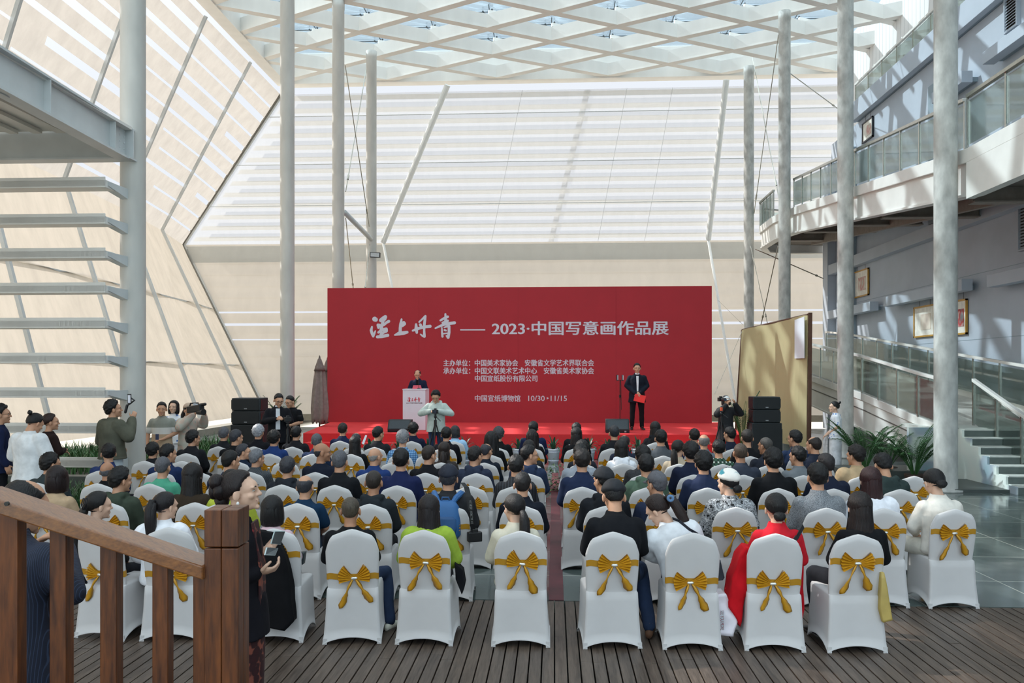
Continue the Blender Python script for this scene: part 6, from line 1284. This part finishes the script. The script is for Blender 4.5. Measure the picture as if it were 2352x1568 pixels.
def palm(px, D, z, hh, rr, label, n=13, seed=0, pot=None, L=.24):
    p = at_floor(px, D, z); r = thing('potted_palm', p, label, 'plant', 0); rn = random.Random(seed); z0 = 0
    if pot: b = MB(); b.lathe([(.13, 0), (.17, .30), (.185, .31), (.185, .34), (.16, .34), (.15, .28)], p, 22); b.build('pot', pot, r, smooth=True); z0 = .28
    else: b = MB(); b.lathe([(.15, 0), (.2, .18), (.18, .2), (.05, .18)], p, 18); b.build('pot', M('dark pot', '3a2a22', .6), r, smooth=True); z0 = .15
    for k in range(n):
        az = k*2.4+rn.uniform(-.3, .3); h = hh*rn.uniform(.7, 1.1); frond(p+Vector((math.cos(az)*.04, math.sin(az)*.04, z0)), az, h, rr*rn.uniform(.55, 1.05), rn.uniform(.2, .5), 20, .024, L).build('frond', LEAF, r)
palm(1985, 17.4, 0, 1.35, .75, 'bushy areca palm directly right of the hostess in white', 26, 1); palm(2100, 16.6, 0, 1.25, .75, 'bushy areca palm before the thick mottled column', 26, 2); palm(2040, 17.9, 0, 1.15, .7, 'areca palm in the middle between the two bushy palms', 18, 5)
palm(1707, 20.9, 0, 1.85, .42, 'upright green palm in white pot beside the right loudspeakers', 16, 3, POTW, .2); palm(650, 22.3, .2, 1.55, .5, 'feathery palm behind the suit man and black polo person', 14, 4, POTW, .2)
def dracaena(px, D, label, seed):
    p = at_floor(px, D); rn = random.Random(seed); r = thing('potted_dracaena', p, label, 'plant', 0, 'potted plants along the stage front')
    b = MB(); b.lathe([(.12, 0), (.165, .33), (.18, .335), (.18, .37), (.155, .37), (.15, .3), (.01, .3)], p, 24); pt = b.build('pot', POTW, r, smooth=True)
    b = MB()
    for z, q in ((.06, .132), (.28, .160)): b.lathe([(q, z), (q+.003, z+.01), (q+.005, z+.03), (q+.004, z+.035)], p, 24, False)
    b.build('blue_band', blotch('blue porcelain band', [(.4, '3a4fa8'), (.5, 'c9cfe6'), (.8, 'dcdde6')], 40), pt)
    for k in range(15):
        az = k*2.4+rn.uniform(-.25, .25); t = k/14; el = 1.45-.95*t; L = .42*rn.uniform(.85, 1.15); rs = []; b = MB(); sd = Vector((-math.sin(az), math.cos(az), 0)); out = Vector((math.cos(az), math.sin(az), 0))
        for j in range(8): s = j/7; a = el-s*s*.9*(.4+t); w = .034*math.sin(math.pi*min(1, .12+s*.9))**.8*(1 if s < 1 else .05); c = p+Vector((0, 0, .34))+out*(L*s*math.cos(el-.3*s*(.4+t)))+Vector((0, 0, L*s*math.sin(a))); rs.append([c-sd*w, c+Vector((0, 0, -.008)), c+sd*w])
        b.rings(rs, cap=False, closed=False); b.build('leaf', LEAFD, r)
for i, (px, w) in enumerate(((850, 'left of the left stage monitor'), (916, 'before the left stage monitor'), (985, 'beside the tripod of the hoodie man'), (1067, 'right of the sleek bob woman'), (1192, 'left of the navy suit man at centre'), (1271, 'at the head of the aisle'), (1352, 'left of the right stage monitor'), (1397, 'before the right stage monitor'), (1466, 'below the presenter'))):
    dracaena(px, 20.35, f'potted dark leaved plant on the floor {w}', i)
def ivy(px, D, n, label, seed, w=.35, h=.35):  # loose leaves of an unidentified low trailing plant
    p = at_floor(px, D); rn = random.Random(seed); b = MB()
    for k in range(n):
        c = p+Vector((rn.uniform(-w, w), rn.uniform(-.3, .3), abs(rn.gauss(0, h*.5)))); s = rn.uniform(.025, .05); a = rn.uniform(0, 6.28); u = Vector((math.cos(a), math.sin(a), rn.uniform(-.4, .4)))*s; v = Vector((-math.sin(a), math.cos(a), rn.uniform(-.2, .8)))*s; b.add([c, c+u*.6+v*.5, c+v*1.4, c-u*.6+v*.5], [(0, 1, 2, 3)])
    return tag(b.build('ivy', M('ivy leaf', '5d7a4e', .5, var=.4, nscale=20)), label, 'plant')
ivy(1272, 15.6, 420, 'low trailing green plant on the floor in the middle of the aisle', 1, .28, .5)
def reeds(x0, x1, y0, y1, z, n, hh, label, seed, mat=LEAF):
    rn = random.Random(seed); b = MB()
    for k in range(n):
        c = Vector((rn.uniform(x0, x1), rn.uniform(y0, y1), z)); a = rn.uniform(0, 6.28); L = hh*rn.uniform(.5, 1.2); o = Vector((math.cos(a), math.sin(a), 0)); sd = Vector((-math.sin(a), math.cos(a), 0))*.012; m = c+o*L*.15+Vector((0, 0, L*.7)); e = c+o*L*.45+Vector((0, 0, L)); b.add([c-sd, c+sd, m+sd*.8, m-sd*.8, e], [(0, 1, 2, 3), (3, 2, 4)])
    o = b.build('grass', mat); o['kind'] = 'stuff'; o['label'] = label; o['category'] = 'grass'
reeds(-12.6, -8.3, 15.8, 20.5, .2, 2200, .32, 'green grasses in the planting bed behind the left bystanders', 2); reeds(-9.5, -8.1, 20, 23, .2, 700, .4, 'green grasses in the bed left of the stage', 3); reeds(-10.5, -8.0, 12.0, 14.8, .0, 1500, .25, 'low green planting beside the thick white column foot', 4)
b = MB(); b.box((-10.2, 15.5, .12), (5.0, .3, .24)); b.box((-8.0, 18, .1), (.3, 5, .2)); struct(b.build('trim_4', M('dark stone curb', '4b524f', .4)))
b = MB(); b.box((-10.6, 20, .1), (5.2, 9, .18)); struct(b.build('floor_bed', M('bed soil', '3b3a30', .9)))
# ------------------------------------------------------------------ wooden balustrade in the foreground
WD = wood('brown timber rail', '3a1a09', '7a431b', (3, 3, .35), .4, 2.0); WDT = wood('rail timber', '66391a', '9a6130', (.25, 8, 8), .3, 1.5); WDT.node_tree.nodes['Principled BSDF'].inputs['Coat Weight'].default_value = .9; WDT.node_tree.nodes['Principled BSDF'].inputs['Coat Roughness'].default_value = .22
bal = thing('wooden_balustrade', P(250, 1400, 3.08), 'brown wooden stair balustrade with square newel post in the foreground', 'railing')
D0, D1 = 2.9, 3.22
R0, R1 = P(-60, 1128, D0-.03), P(466, 1301, D1); dv = (R1-R0).normalized(); fw = Vector((-ST, CT, 0))
b = MB(); th = .055; dp = .155; dn = Vector((0, 0, -th)); b.hexa([R0+dn, R1+dn, R1+dn+fw*dp, R0+dn+fw*dp, R0, R1, R1+fw*dp, R0+fw*dp]); b.build('handrail', WDT, bal, bevel=.006)
for px, w in ((18, 42), (131, 38), (247, 38), (366, 36), (462, 40)):
    t = (px+60)/526; D = D0+(D1-D0)*t+.04; c = P(px, 1300, D); zt2 = R0.z+(R1.z-R0.z)*t-th*.6; q = w/F*D; b = MB(); b.box((c.x, c.y+.03, zt2/2+.35), (q, .06, zt2-.7), TH); b.build('baluster', WD, bal, bevel=.004)
ctr = P(507.5, 1300, 3.24)+fw*.07; q = 79/F*3.24; ztp = P(507, 1171, 3.24).z; nwp = None
b = MB()
for sx in (-1, 1):
    for sy in (-1, 1): 
        for (za, zb_) in ((.55, ztp-.155), (ztp-.15, ztp)): c = ctr+Vector((CT, ST, 0))*sx*q*.252+fw*sy*q*.252; b.box((c.x, c.y, (za+zb_)/2), (q*.49, q*.49, zb_-za), TH)
b.build('newel_post', WD, bal, bevel=.004)
b = MB(); c = P(14, 1157, D0-.005); b.tube([c, c+fw*.01], .008, 12); b.build('plug', DARKST, bal)
b = MB(); b.box((-2.2, 2.2, .33), (2.6, 3.0, .66)); struct(b.build('floor_landing', DECK))
